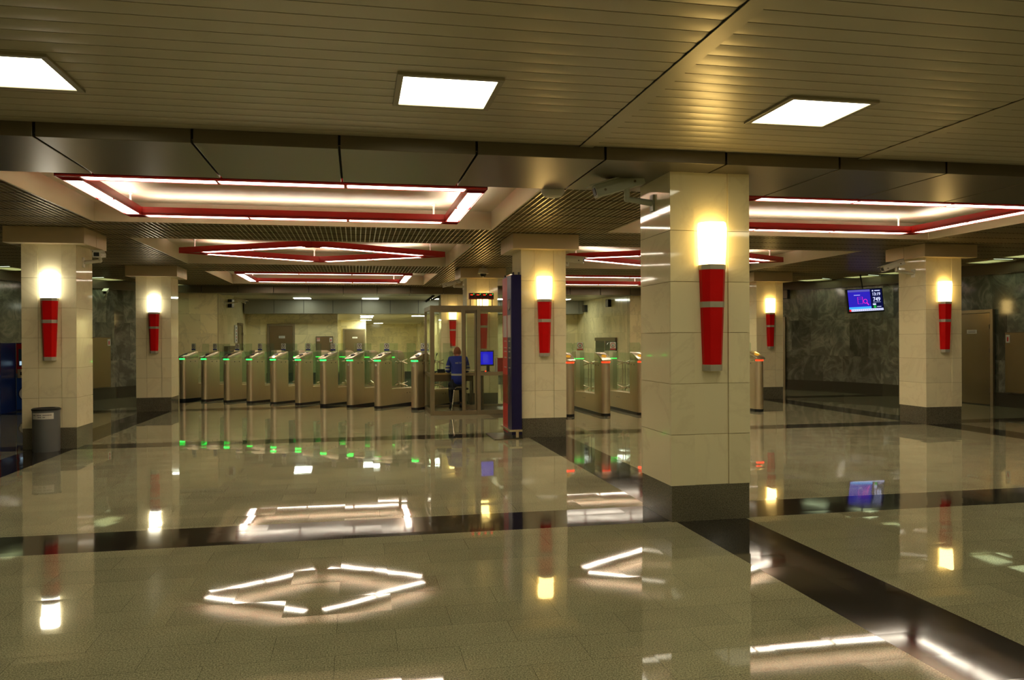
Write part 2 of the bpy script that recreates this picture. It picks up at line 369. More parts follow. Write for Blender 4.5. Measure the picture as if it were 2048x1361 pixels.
# ------------------------------------------------------------------ plan of the hall
# walls curve gently (x at y); the hall narrows towards the far beam
RW = [(-5.0, 14.7), (10.0, 14.6), (13.5, 14.48), (16.9, 14.30), (19.08, 14.10), (20.3, 13.75), (21.3, 13.25), (22.4, 12.65), (24.0, 11.9), (25.6, 11.2)]
LW = [(-5.0, -9.3), (10.0, -9.1), (15.0, -8.9), (17.8, -8.6), (19.6, -8.25), (21.3, -7.65), (22.6, -7.1), (23.6, -6.6), (24.5, -6.05), (25.6, -5.35)]
def wx(W, y):
    for (a, xa), (b, xb) in zip(W[:-1], W[1:]):
        if a <= y <= b: return xa + (xb - xa) * (y - a) / (b - a)
    return W[-1][1] if y > W[-1][0] else W[0][1]
Z_F, Z_G, Z_B, Z_C = 3.14, 3.27, 3.04, 3.54          # slat ceiling, grille, beams, coffer tops
BANDX = [(-4.72, -4.10), (2.72, 3.37), (10.13, 10.78)]
BANDY = [(6.45, 7.09), (12.60, 13.13), (18.80, 19.42), (25.0, 25.6)]
COFX = [(-3.57, 2.03), (3.92, 9.64)]
COFY = [(8.12, 11.86), (13.72, 18.08), (20.0, 24.34)]

# floor: pale granite with dark granite bands, one slab split along the bands
def floor():
    xs = sorted([-9.6, 15.8] + [v for b in BANDX for v in b]); ys = sorted([-5.2, 60.0] + [v for b in BANDY for v in b])
    b = MB()
    for i in range(len(xs) - 1):
        for j in range(len(ys) - 1):
            x0, x1, y0, y1 = xs[i], xs[i + 1], ys[j], ys[j + 1]; cx, cy = (x0 + x1) / 2, (y0 + y1) / 2
            dark = (any(p < cx < q for p, q in BANDX) and cy < 25.6) or any(p < cy < q for p, q in BANDY)
            k = len(b.v); b.v += [(x0, y0, 0), (x1, y0, 0), (x1, y1, 0), (x0, y1, 0)]; b.f.append((k, k + 1, k + 2, k + 3)); b.m.append(int(dark))
    b.box(-9.6, 15.8, -5.2, 60.0, -0.2, -0.02, 0)
    me = b.build('floor', [M['floor'], M['floor_dark']])
    return struct(me)
floor()

def wall_strip(name, pts, z0, z1, th, mat, side=1):
    """solid wall along a polyline of (x,y) with UVs in metres; side=+1 puts the thickness to the right of travel"""
    bm = bmesh.new(); uvl = bm.loops.layers.uv.new('UVMap'); u = 0
    n = len(pts); offs = []
    for i in range(n):
        a = Vector(pts[max(0, i - 1)]); c = Vector(pts[min(n - 1, i + 1)]); d = (c - a).normalized(); offs.append(Vector((d.y, -d.x)) * th * side)
    us = [0]
    for a, c in zip(pts[:-1], pts[1:]): us.append(us[-1] + (Vector(c) - Vector(a)).length)
    def V(p, z): return bm.verts.new((p[0], p[1], z))
    for i in range(n - 1):
        A, B = Vector(pts[i]), Vector(pts[i + 1]); A2, B2 = A + offs[i], B + offs[i + 1]
        for q, uv in (([(A, z0), (B, z0), (B, z1), (A, z1)], [(us[i], z0), (us[i + 1], z0), (us[i + 1], z1), (us[i], z1)]),
                      ([(B2, z0), (A2, z0), (A2, z1), (B2, z1)], None), ([(A, z1), (B, z1), (B2, z1), (A2, z1)], None),
                      ([(A, z0), (A2, z0), (B2, z0), (B, z0)], None)):
            f = bm.faces.new([V(*k) for k in q])
            if uv:
                for l, t in zip(f.loops, uv): l[uvl].uv = t
    for i in (0, n - 1):
        A = Vector(pts[i]); A2 = A + offs[i]; bm.faces.new([V(A, z0), V(A2, z0), V(A2, z1), V(A, z1)])
    bmesh.ops.remove_doubles(bm, verts=bm.verts[:], dist=1e-4)
    bmesh.ops.recalc_face_normals(bm, faces=bm.faces[:])
    me = bpy.data.meshes.new(name); bm.to_mesh(me); bm.free(); me.materials.append(mat)
    o = bpy.data.objects.new(name, me); COL.objects.link(o); return struct(o)

rpts = [(x, y) for y, x in RW]; lpts = [(x, y) for y, x in LW]
wall_strip('wall_right', rpts, 0, 3.6, 0.3, M['green_marble'], 1)
wall_strip('wall_left', lpts, 0, 3.6, 0.3, M['green_marble'], -1)
inr = [(x - 0.03, y) for x, y in rpts]; inl = [(x + 0.03, y) for x, y in lpts]
wall_strip('baseboard_right', inr, 0, 0.31, 0.03, M['plinth_dark'], 1)
wall_strip('baseboard_left', inl, 0, 0.31, 0.03, M['plinth_dark'], -1)
wall_strip('trim_1', [(x - 0.07, y) for x, y in rpts if y > 6], 3.02, 3.262, 0.07, M['beam'], 1)
wall_strip('trim_2', [(x + 0.07, y) for x, y in lpts if y > 6], 3.02, 3.262, 0.07, M['beam'], -1)
wall_strip('wall_front', [(-9.3, -5.0), (15.4, -5.0)], 0, 3.6, 0.2, M['marble_wall'], 1)

# front slat ceiling: painted metal slats running across, each slightly dished, with two cover strips
def slat_ceiling():
    b = MB(); p = 0.15; y = -5.0
    covers = [1.82, 4.31]
    while y < 6.08:
        y1 = min(y + p, 6.08); segs = 6
        prof = []
        for i in range(segs + 1):
            t = i / segs; yy = y + 0.004 + (y1 - y - 0.008) * t
            prof.append((yy, Z_F + 0.0028 * math.cos((t - .5) * math.pi) * -1 + 0.0028))
        prof = [(y + 0.004, Z_F + 0.018)] + prof + [(y1 - 0.004, Z_F + 0.018)]
        vs = []
        for (yy, z) in prof: vs += [(-9.3, yy, z), (15.4, yy, z)]
        b.add(vs, [(2 * i, 2 * i + 1, 2 * i + 3, 2 * i + 2) for i in range(len(prof) - 1)], 0)
        y += p
    b.box(-9.3, 15.4, -5.0, 6.08, Z_F + 0.03, Z_F + 0.2, 1)
    for c in covers:
        b.box(c - 0.055, c + 0.055, -5.0, 6.08, Z_F - 0.006, Z_F + 0.004, 0)
        b.box(c - 0.062, c - 0.055, -5.0, 6.08, Z_F - 0.002, Z_F + 0.004, 1)
    o = b.build('ceiling_front', [M['slat'], M['dark']])
    for q in o.data.polygons: q.use_smooth = True
    o.data.set_sharp_from_angle(angle=R(25))
    return struct(o)
slat_ceiling()

def beam(name, y0, y1, x0, x1, zt, first, step=1.05, mat='beam'):
    b = MB(); xs = []; x = first
    while x > x0: x -= step
    while x < x1 + step: xs.append(x); x += step
    for a, c in zip(xs[:-1], xs[1:]):
        a2, c2 = max(a, x0) + 0.009, min(c, x1) - 0.009
        if c2 - a2 < 0.05: continue
        b.box(a2, c2, y0, y1, Z_B, zt, 0)
    b.box(x0, x1, y0 + 0.03, y1 - 0.03, Z_B + 0.03, zt, 1)
    return struct(b.build(name, [M[mat], M['dark']], bevel=0.004))
beam('trim_3', 6.08, 7.36, -9.05, 15.05, 3.56, -2.22)
beam('trim_4', 25.18, 26.42, -5.5, 11.3, 3.56, -4.6)

# grille ceiling with coffers
def grille():
    b = MB(); Y0, Y1 = 7.36, 25.18; P = 0.075; h0, h1, t = Z_G, Z_G + 0.045, 0.007
    def cut(a, c, holes):
        out = [(a, c)]
        for p, q in holes:
            nw = []
            for s, e in out:
                if q <= s or p >= e: nw.append((s, e)); continue
                if p > s: nw.append((s, p))
                if q < e: nw.append((q, e))
            out = nw
        return [(s, e) for s, e in out if e - s > 0.01]
    mat_i = 0; k = 0; x = -9.0
    while x < 14.9:
        ys = [Y0 + i * 0.1 for i in range(int((Y1 - Y0) / 0.1) + 1)]
        ok = [y for y in ys if wx(LW, y) + 0.08 < x < wx(RW, y) - 0.08]
        if ok:
            holes = [(c[0] - 0.02, c[1] + 0.02) for c in COFY] if any(a - 0.02 < x < c + 0.02 for a, c in COFX) else []
            tt = 0.013
            for s, e in cut(ok[0], ok[-1], holes): b.box(x - tt / 2, x + tt / 2, s, e, h0, h0 + .006, 0); b.box(x - .002, x + .002, s, e, h0 + .006, h1, 1)
        x += P; k += 1
    k = 0; y = Y0
    while y < Y1:
        holes = [(c[0] - 0.02, c[1] + 0.02) for c in COFX] if any(a - 0.02 < y < c + 0.02 for a, c in COFY) else []
        tt = 0.005
        for s, e in cut(wx(LW, y) + 0.08, wx(RW, y) - 0.08, holes): 
            b.box(s, e, y - tt / 2, y + tt / 2, h0 + .003, h1 - .001, 1)
            if k % 16 == 0: b.box(s, e, y - .009, y + .009, h0 - .001, h0 + .004, 2)
        y += P / 2; k += 1
    struct(b.build('ceiling_grille', [M['grille'], M['grille_shaded'], M['grille_joint']]))
    # dark plenum above the grille, open where the coffers are
    e_ = 0.012; b = MB(); xs = sorted([-9.4, 15.4] + [v for c in COFX for v in (c[0] - e_, c[1] + e_)]); ys = sorted([7.3, 25.3] + [v for c in COFY for v in (c[0] - e_, c[1] + e_)])
    for i in range(len(xs) - 1):
        for j in range(len(ys) - 1):
            cx, cy = (xs[i] + xs[i + 1]) / 2, (ys[j] + ys[j + 1]) / 2
            if any(a < cx < c for a, c in COFX) and any(a < cy < c for a, c in COFY): continue
            b.box(xs[i], xs[i + 1], ys[j], ys[j + 1], Z_G + 0.16, Z_G + 0.18)
    struct(b.build('ceiling_plenum', M['void']))
grille()
for i, (x0, x1) in enumerate(COFX):
    for j, (y0, y1) in enumerate(COFY):
        b = MB(); t = 0.02
        b.box(x0 - t, x1 + t, y0 - t, y1 + t, Z_C, Z_C + 0.02)
        b.box(x0 - t, x0, y0 - t, y1 + t, Z_G - 0.004, Z_C); b.box(x1, x1 + t, y0 - t, y1 + t, Z_G - 0.004, Z_C)
        b.box(x0, x1, y0 - t, y0, Z_G - 0.004, Z_C); b.box(x0, x1, y1, y1 + t, Z_G - 0.004, Z_C)
        struct(b.build('ceiling_coffer', M['coffer']))

# ------------------------------------------------------------------ suspended light frames
def light_frame(cx, cy, shape, label, hy0=1.26):
    z = Z_G; H = 0.11; W = 0.20
    t = thing('light_frame', label, 'ceiling light', (cx, cy, z), 0, 'red light frames hung in the ceiling recesses')
    if shape == 'rect':
        hx, hy = 2.12, hy0
        P = [(-hx, -hy), (hx, -hy), (hx, hy), (-hx, hy)]; nseg = [3, 2, 3, 2]
    else:
        hx, hy = 2.36, 1.42
        P = [(0, -hy), (hx, 0), (0, hy), (-hx, 0)]; nseg = [2, 2, 2, 2]
    n = 4
    # mitred outline: outer and inner polygons from offset lines
    def off(d):
        out = []
        for i in range(n):
            a, b_, c = Vector(P[i - 1]), Vector(P[i]), Vector(P[(i + 1) % n])
            d1 = (b_ - a).normalized(); d2 = (c - b_).normalized(); n1 = Vector((d1.y, -d1.x)); n2 = Vector((d2.y, -d2.x))
            m = (n1 + n2).normalized(); out.append(b_ + m * (d / max(0.2, m.dot(n1))))
        return out
    oo, ii = off(W / 2), off(-W / 2)
    rods = []
    for i in range(n):
        j = (i + 1) % n
        b = MB(); Q = [oo[i], oo[j], ii[j], ii[i]]
        for a, c in ((oo[i], oo[j]), (ii[i], ii[j])):      # side cheeks
            d = (c - a).normalized(); nn = Vector((d.y, -d.x)) * (0.006 if a is ii[i] else -0.006)
            b.extrude([a, c, c + nn, a + nn] if a is oo[i] else [a, a + nn, c + nn, c], 0, H)
        b.extrude([tuple(q) for q in Q], 0.02, 0.03)
        a, c = Vector(P[i]), Vector(P[j]); d = (c - a).normalized(); L = (c - a).length; nn = Vector((-d.y, d.x))
        marg = W / 2 + 0.03 if shape == 'rect' else (0.16 if abs(P[i][0]) < 0.1 else 0.16)
        m0 = m1 = marg
        if shape != 'rect':
            if abs(P[i][0]) > 0.1: m0 = 0.34
            if abs(P[j][0]) > 0.1: m1 = 0.34
        s = (L - m0 - m1) / nseg[i]
        for k in range(nseg[i] + 1):   # cross ribs between luminaires
            q = a + d * (m0 + s * k); 
            b.bar((q.x, q.y, 0.010), (q.x + nn.x * .001, q.y + nn.y * .001, 0.010), 0.02, 0.02)
            b.add([tuple((q + d * u * .012 + nn * v * (W / 2 - .004)).to_3d() + Vector((0, 0, zz))) for zz in (0.0, 0.02) for u, v in ((-1, -1), (1, -1), (1, 1), (-1, 1))],
                  [(0, 3, 2, 1), (4, 5, 6, 7), (0, 1, 5, 4), (1, 2, 6, 5), (2, 3, 7, 6), (3, 0, 4, 7)])
        fb = b.build('frame_bar', M['red_frame'], t)
        for k in range(nseg[i]):
            p0 = a + d * (m0 + s * k + 0.02); p1 = a + d * (m0 + s * (k + 1) - 0.02); hw = W / 2 - 0.026
            bb = MB(); bb.extrude([tuple(p0 - nn * hw), tuple(p1 - nn * hw), tuple(p1 + nn * hw), tuple(p0 + nn * hw)], 0.004, 0.018)
            bb.build('diffuser', M['glow_tube'], fb)
            uu = MB(); uu.extrude([tuple(p0 - nn * 0.03), tuple(p1 - nn * 0.03), tuple(p1 + nn * 0.03), tuple(p0 + nn * 0.03)], H - 0.045, H - 0.028)
            uu.build('uplight_tube', M['glow_up'], fb)
        for q in ((a + d * 0.25,) if shape == 'rect' else (a + d * 0.12,)): rods.append(q)
    for q in rods:
        b = MB(); b.cone((q.x, q.y, H - 0.01), (q.x, q.y, Z_C - Z_G), 0.013, 0.013, 10); b.cone((q.x, q.y, Z_C - Z_G - 0.02), (q.x, q.y, Z_C - Z_G), 0.03, 0.03, 12)
        b.build('hanging_rod', M['white_rod'], t)
    return t
XC = [(a + c) / 2 for a, c in COFX]
light_frame(XC[0], 10.05, 'rect', 'near left rectangular red light frame with white tubes behind the metal beam')
light_frame(XC[0], 16.0, 'rhomb', 'left diamond shaped red light frame, middle recess of the left bay')
light_frame(XC[0], 22.2, 'rect', 'far left rectangular red light frame above the turnstile row', 1.45)
light_frame(XC[1] - 0.02, 10.03, 'rect', 'near right rectangular red light frame right of the near column')
light_frame(XC[1], 16.0, 'rhomb', 'right diamond shaped red light frame partly behind the near column')
light_frame(XC[1], 22.2, 'rect', 'far right rectangular red light frame seen left of the near column', 1.45)

# ------------------------------------------------------------------ square panels in the slat ceiling
def panel_light():
    t = thing('ceiling_light', '', 'ceiling light', (0, 0, Z_F), 0, 'square white panels in the slatted ceiling')
    b = MB(); s, i = 0.315, 0.278
    for x0, x1, y0, y1 in ((-s, s, -s, -i), (-s, s, i, s), (-s, -i, -i, i), (i, s, -i, i)): b.box(x0, x1, y0, y1, -0.016, 0.002)
    b.build('frame', M['panel_frame'], t, bevel=0.003)
    MB().box(-i, i, -i, i, -0.009, -0.002).build('diffuser', M['glow_panel'], t)
    return t
pl = panel_light()
pl.location = (0.555, 4.88, Z_F); pl['label'] = 'square white ceiling light, the middle one of three in the slats'
dup(pl, (-1.94, 4.94, Z_F), 0, 'square white ceiling light cut by the left edge of the photo')
dup(pl, (3.04, 4.88, Z_F), 0, 'square white ceiling light on the right, above the near column')
for x in (-4.43, 5.53, 8.0, -6.9, 10.5):
    dup(pl, (x, 4.88, Z_F), 0, 'square white ceiling light outside the frame of the photo', 'square panels beyond the photo')
for y in (2.1, -0.8, -3.6):
    for x in (-6.9, -4.43, -1.94, 0.555, 3.04, 5.53, 8.0, 10.5):
        dup(pl, (x, y, Z_F), 0, 'square white ceiling light outside the frame of the photo', 'square panels beyond the photo')

# ------------------------------------------------------------------ columns
CW, CD, HP, HL = 0.741, 0.724, 0.312, 3.028
def column(x, y, label, cap=True):
    t = thing('column', label, 'column', (x, y, 0), 0, 'marble clad columns')
    top = HL if cap else Z_B
    b = MB(); g = 0.0022; zs = [HP]
    while zs[-1] + 0.444 < top - 0.02: zs.append(zs[-1] + 0.444)
    zs.append(top)
    if zs[-1] - zs[-2] < 0.1: zs.pop(-2)
    vx = [0, 0.223, 0.538, CW]
    for z0, z1 in zip(zs[:-1], zs[1:]):
        z0 += g; z1 -= g if z1 < top else 0
        for k in range(3):
            rec = 0.010 if k == 1 else 0.0
            a, c = vx[k] + (g if k else 0), vx[k + 1] - (g if k < 2 else 0)
            b.box(a, c, rec, 0.03, z0, z1, 0); b.box(a, c, CD - 0.03, CD - rec, z0, z1, 0)
        b.box(0.0, 0.03, 0.03 + g, CD - 0.03 - g, z0, z1, 0); b.box(CW - 0.03, CW, 0.03 + g, CD - 0.03 - g, z0, z1, 0)
    b.box(0.012, CW - 0.012, 0.016, CD - 0.016, HP, top, 1)
    b.build('shaft', [M['marble'], M['joint']], t)
    MB().box(0.006, CW - 0.006, 0.006, CD - 0.006, 0, HP + 0.002).build('plinth', M['plinth'], t, bevel=0.002)
    if cap:
        o, f, k = 0.170, 0.191, 0.147
        c = MB()
        for (x0, x1, y0, y1) in ((-o, CW + o, -f, CD / 2 - 0.004), (-o, CW + o, CD / 2 + 0.004, CD + k)):
            c.box(x0, x1, y0, y1, HL, Z_G - 0.004, 0)
        c.box(-o + 0.01, CW + o - 0.01, -f + 0.01, CD + k - 0.01, HL + 0.01, Z_G - 0.006, 1)
        c.build('collar', [M['cap'], M['dark']], t, bevel=0.003)
    return t

def wall_lamp(x, y, label, warm=True, rz=0.0, group='red wall lamps on the columns'):
    t = thing('wall_lamp', label, 'wall lamp', (x, y, 0), rz, group)
    def hexa(hw, d): return [(-hw, 0), (-hw * 0.98, -d * 0.45), (-hw * 0.56, -d), (hw * 0.56, -d), (hw * 0.98, -d * 0.45), (hw, 0)]
    def seg(z0, z1, w0, w1, d0, d1, name, mat, par=t):
        return MB().extrude(hexa(w0, d0), z0, z1, 0, 'z', hexa(w1, d1)).build(name, mat, par)
    MB().box(-0.055, 0.055, -0.03, 0.0, 1.42, 2.2).build('back_plate', M['steel_dark'], t)
    T = -0.02
    body = MB(); hw = lambda z: 0.082 + (z - 1.31) / (2.19 - 1.31) * 0.030; dp = lambda z: 0.085 + (z - 1.31) / .88 * 0.03
    for z0, z1 in ((1.365, 1.862), (1.912, 2.19)):
        body.extrude(hexa(hw(z0), dp(z0)), z0, z1, 0, 'z', hexa(hw(z1), dp(z1)))
    bo = body.build('lamp_body', M['red_lamp'], t)
    for z0, z1, e in ((1.31, 1.365, 0.003), (1.862, 1.912, 0.003), (2.19, 2.232, 0.003)):
        seg(z0, z1, hw(z0) + e, hw(z1) + e, dp(z0) + e, dp(z1) + e, 'steel_band', M['steel_band'])
    g = MB()
    zz = [2.232, 2.40, 2.55, 2.60]; ww = [0.112, 0.121, 0.126, 0.118]; dd = [0.112, 0.125, 0.13, 0.12]
    for k in range(3): g.extrude(hexa(ww[k], dd[k]), zz[k], zz[k + 1], 0, 'z', hexa(ww[k + 1], dd[k + 1]))
    g.build('lamp_shade', M['glow_warm'] if warm else M['glow_cool'], t)
    return t

COLS = {
    'A': (2.668, 6.41, 'near square marble column at right with the security camera on its side', False),
    'B': (2.602, 12.371, 'marble column in the middle beside the red and blue information stand', True),
    'C': (2.561, 18.41, 'marble column rising behind the glass booth', True),
    'D': (2.70, 25.5, 'farthest marble column under the far beam, seen through the booth glass', False),
    'L1': (-4.818, 12.71, 'marble column at far left behind the grey bin', True),
    'L2': (-4.835, 18.875, 'smaller marble column at left end of the turnstile row', True),
    'R1': (10.133, 12.533, 'marble column at far right in front of the steel door', True),
    'R2': (10.09, 18.607, 'distant marble column just right of the near column', True)}
for k, (x, y, lab, cap) in COLS.items(): column(x, y, lab, cap)
LL = {'A': 'large glowing red wall lamp on the near column', 'B': 'glowing red wall lamp on the column beside the information stand',
      'C': 'red wall lamp behind the red number display of the booth', 'D': 'small red wall lamp above the seated person, seen through booth glass',
      'L1': 'white glowing red wall lamp above the grey bin', 'L2': 'white glowing red wall lamp on the column by the first turnstile',
      'R1': 'glowing red wall lamp on the far right column', 'R2': 'small glowing red wall lamp just right of the near column'}
for k, (x, y, lab, cap) in COLS.items():
    wall_lamp(x + 0.38, y + 0.008, LL[k], k[0] != 'L')
for k in ('R2',):
    x, y = COLS[k][:2]; wall_lamp(x + 0.37, y + CD - 0.008, 'red wall lamp on the hidden back face of a right hand column', True, math.pi, 'wall lamps facing the marble wall')

# ------------------------------------------------------------------ turnstiles
def turnstile(red):
    t = thing('turnstile', '', 'turnstile')
    W = 0.10
    def arc(r, cy, n=10, a0=180, a1=360): return [(r * math.cos(R(a0 + (a1 - a0) * i / n)), cy + r * math.sin(R(a0 + (a1 - a0) * i / n))) for i in range(n + 1)]
    MB().extrude(arc(W + .004, .1) + [(W + .004, 2.254), (-W - .004, 2.254)], 0, 0.055).build('base', M['black'], t)
    b = MB(); b.extrude(arc(W, .1) + [(W, .5), (-W, .5)], 0.055, 1.085)
    fp = b.build('front_post', M['steel'], t, smooth=True)
    for s in (-1, 1):
        for yy in (0.24, 0.40):
            MB().cone((s * 0.1, yy, 1.04), (s * 0.104, yy, 1.04), 0.013, 0.013, 10).build('screw', M['black'], fp)
    MB().box(-0.02, 0.02, -0.006, 0.004, 0.98, 1.03).build('sensor', M['white_plastic'], fp)
    hd = MB()
    prof = [(0.0, 1.125), (-0.012, 1.15), (0.03, 1.175), (0.22, 1.245), (0.40, 1.295), (0.5, 1.305), (0.5, 1.125)]
    hd.extrude(prof, -W, W, 0, 'x'); hd.extrude(arc(W - .012, .1) + [(W - .012, .5), (-W + .012, .5)], 1.085, 1.125, 0)
    h = hd.build('head', M['steel_top'], t, bevel=0.006, smooth=True)
    rd = MB(); rd.T = Matrix.Translation((0, 0.17, 1.236)) @ Matrix.Rotation(R(20), 4, 'X'); rd.cone((0, 0, -0.01), (0, 0, 0.004), 0.05, 0.05, 20)
    rd.build('card_reader', M['led_yellow'] if red else M['black'], h)
    n = 12; L = MB()
    for k in range(n):
        a0, a1 = 205 + 130 * k / n, 205 + 130 * (k + 0.8) / n
        L.extrude([(r * math.cos(R(a)), 0.1 + r * math.sin(R(a))) for r, a in ((0.085, a0), (0.1035, a0), (0.1035, a1), (0.085, a1))], 1.095, 1.117)
    L.build('light_strip', M['led_red'] if red else M['led_green'], t)
    b = MB(); b.extrude([(.5, .055), (1.8, .055), (1.8, .40), (.5, .43)], -W, W, 0, 'x')
    lb = b.build('low_body', M['steel'], t, bevel=0.004)
    for yy in (1.15, 1.27):
        for s in (-1, 1): MB().cone((s * .1, yy, .3), (s * .103, yy, .3), .012, .012, 8).build('sensor_hole', M['black'], lb)
    pr = [(1.8, .055), (2.25, .055), (2.25, 1.12)] + [(2.25 - .45 * (1 - math.cos(R(a))) * .5 - 0.0, 1.12 + .19 * math.sin(R(a))) for a in (15, 35, 60, 90)] + [(1.8, 1.31)]
    rp = MB().extrude(pr, -W, W, 0, 'x').build('rear_post', M['steel'], t, bevel=0.005, smooth=True)
    g = MB(); 
    for k in range(5): g.box(-0.104, -0.1, 1.84 + k * .07, 1.87 + k * .07, 1.13, 1.145); g.box(-.09 + k * .04, -.07 + k * .04, 1.796, 1.8, 1.13, 1.145)
    g.build('rear_light_strip', M['led_green'], rp)
    MB().box(-0.006, 0.006, .5, 1.8, .45, 1.28).build('glass_panel', M['glass'], t)
    for s in (-1, 1):
        fl = MB().extrude([(s * .13, .46), (s * .39, .46), (s * .39, 1.46), (s * .36, 1.5), (s * .13, 1.5)], 1.095, 1.105, 0, 'y').build('glass_flap', M['glass'], t)
        ar = MB()
        for z in (1.06, .52):
            ar.tube([(s * .005, .78, z), (s * .02, 1.05, z)], .012); ar.tube([(s * .02, 1.05, z), (s * .15, 1.10, z + .05)], .012); ar.tube([(s * .02, 1.05, z), (s * .15, 1.10, z - .05)], .012)
            ar.box(s * .01 - .02, s * .01 + .02, .84, .92, z - .022, z + .022)
        ar.tube([(s * .03, 1.1, .43), (s * .03, 1.1, 1.1)], .008)
        ar.build('hinge_bracket', M['steel_top'], fl)
    # information plate on a clear fin
    y0, zb = (0.44, 1.33) if not red else (1.80, 1.33)
    fin = MB().box(-.075, .075, y0, y0 + .008, zb - .06, zb + .185).build('sign_fin', M['glass'], t)
    sg = MB(); sg.box(-.07, .07, y0 - .004, y0 - .0005, zb, zb + .175, 0)
    if red:
        sg.ring((0, zb + .105), .044, .058, y0 - .006, .002, 20, 1); sg.box(-.07, .07, y0 - .006, y0 - .004, zb, zb + .035, 1)
        sg.box(-.006, .006, y0 - .006, y0 - .004, zb + .085, zb + .125, 2); sg.sphere((0, y0 - .005, zb + .134), .008, 8, 4, 2, (1, .2, 1))
        for s in (-1, 1): sg.bar((0, y0 - .005, zb + .088), (s * .018, y0 - .005, zb + .06), .002, .008, 2, (1, 0, 0)); sg.bar((0, y0 - .005, zb + .12), (s * .02, y0 - .005, zb + .095), .002, .006, 2, (1, 0, 0))
        sg.build('sign_plate', [M['sign_white'], M['sign_red'], M['sign_black']], fin)
    else:
        sg.ring((0, zb + .108), .046, .058, y0 - .006, .002, 20, 1); sg.box(-.07, .07, y0 - .006, y0 - .004, zb, zb + .038, 2)
        sg.box(-.006, .006, y0 - .006, y0 - .004, zb + .075, zb + .12, 1)
        sg.extrude([(-.024, zb + .108), (.024, zb + .108), (0, zb + .145)], y0 - .006, y0 - .004, 1, 'y')
        sg.build('sign_plate', [M['sign_white'], M['sign_black'], M['sign_blue']], fin)
    return t
ax = R(36.4); axis = Vector((math.sin(ax), math.cos(ax))); rowd = Vector((math.cos(ax), -math.sin(ax)))
fronts = [(-4.66, 22.02), (-4.05, 21.63), (-3.42, 21.17), (-2.80, 20.72), (-2.18, 20.28), (-1.55, 19.84), (-0.93, 19.36), (-0.30, 18.90), (0.33, 18.40), (1.14, 17.78)]
words = ['first turnstile of the green lit row, half hidden by the left column', 'second turnstile from the left in the green lit row',
         'third turnstile from the left in the green lit row', 'fourth turnstile from the left in the green lit row', 'fifth turnstile from the left, below the brass door',
         'fifth turnstile counted leftwards from the glass booth', 'fourth turnstile counted leftwards from the glass booth',
         'third turnstile counted leftwards from the glass booth', 'second turnstile from the booth, with the wide lane on its right',
         'green lit turnstile standing right against the glass booth']
tg = turnstile(False)
for k, (x, y) in enumerate(fronts):
    c = Vector((x, y)) + Vector((.98, -.19)) * 0.10 + axis * 0.02
    lab = 'steel ' + words[k] if not words[k].startswith('green') else words[k]
    if k == 0:
        tg.location = (c.x, c.y, 0); tg.rotation_euler = (0, 0, -ax); tg['label'] = lab; tg['group'] = 'steel turnstiles in the row left of the booth'; tg0 = tg
    else: dup(tg0, (c.x, c.y, 0), -ax, lab)
tr = turnstile(True)
tr['group'] = 'steel turnstiles with red lights right of the booth'
tr.location = (5.02, 15.40, 0); tr.rotation_euler = (0, 0, R(1.5)); tr['label'] = 'steel turnstile with a red light and no entry sign left of the near column'
dup(tr, (4.26, 15.42, 0), R(1.5), 'steel turnstile just right of the middle column, mostly hidden by it')
dup(tr, (5.80, 15.40, 0), R(1.5), 'steel turnstile with a red light cut off by the near column\'s left edge')
dup(tr, (8.50, 15.50, 0), R(1.5), 'steel turnstile with a red light right of the near column')

# ------------------------------------------------------------------ far beam area, back room
ZB2 = 3.13
wall_strip('wall_back_left_pier', [(-5.5, 25.52), (-4.20, 25.52)], 0, 3.04, 0.28, M['marble_wall'], -1)
wall_strip('wall_back_left', [(-4.20, 25.8), (-4.20, 32.0)], 0, 3.5, 0.28, M['marble_wall'], -1)
wall_strip('wall_back_right_pier', [(9.15, 25.52), (11.4, 25.52)], 0, 3.04, 0.28, M['marble_wall'], -1)
wall_strip('wall_back_right', [(9.15, 25.8), (9.15, 32.0)], 0, 3.5, 0.28, M['marble_wall'], 1)
wall_strip('wall_back', [(-4.48, 32.0), (-0.73, 32.0)], 0, 3.5, 0.3, M['marble_wall'], -1)
wall_strip('wall_back_middle', [(3.4, 32.0), (9.43, 32.0)], 0, 3.5, 0.3, M['marble_wall'], -1)
wall_strip('wall_recess_left', [(-0.73, 32.3), (-1.15, 47.0)], 0, 3.0, 0.2, M['marble_wall'], -1)
wall_strip('wall_recess_door', [(-1.35, 47.0), (0.55, 47.0)], 0, 3.0, 0.2, M['marble_wall'], -1)
wall_strip('wall_recess_side', [(0.55, 47.2), (0.55, 59.0)], 0, 3.0, 0.2, M['marble_wall'], -1)
wall_strip('wall_recess_right', [(3.6, 32.3), (4.4, 59.0)], 0, 3.0, 0.2, M['marble_wall'], 1)
wall_strip('wall_recess_end', [(0.35, 59.0), (4.6, 59.0)], 0, 3.0, 0.2, M['marble_wall'], -1)
struct(MB().box(-4.3, 9.25, 26.42, 32.0, ZB2, ZB2 + .1).build('ceiling_back', M['slat']))
struct(MB().box(-1.4, 4.9, 32.0, 59.2, 2.72, 2.8).build('ceiling_recess', M['slat']))
b = MB(); x = -4.15
while x < 9.1:
    b.box(x + .008, min(x + 1.09, 9.12) - .008, 31.0, 31.9, 2.60, ZB2 - .002, 0); x += 1.09
b.box(-4.15, 9.1, 31.03, 31.87, 2.63, ZB2 - .01, 1)
struct(b.build('trim_5', [pm := pmat('fascia_panel', (0.24, 0.225, 0.17), 0.4, metal=0.2), M['dark']]))
b = MB()
struct(MB().box(-4.17, 9.12, 31.95, 31.99, 0, .3).build('baseboard_back', M['plinth_dark']))
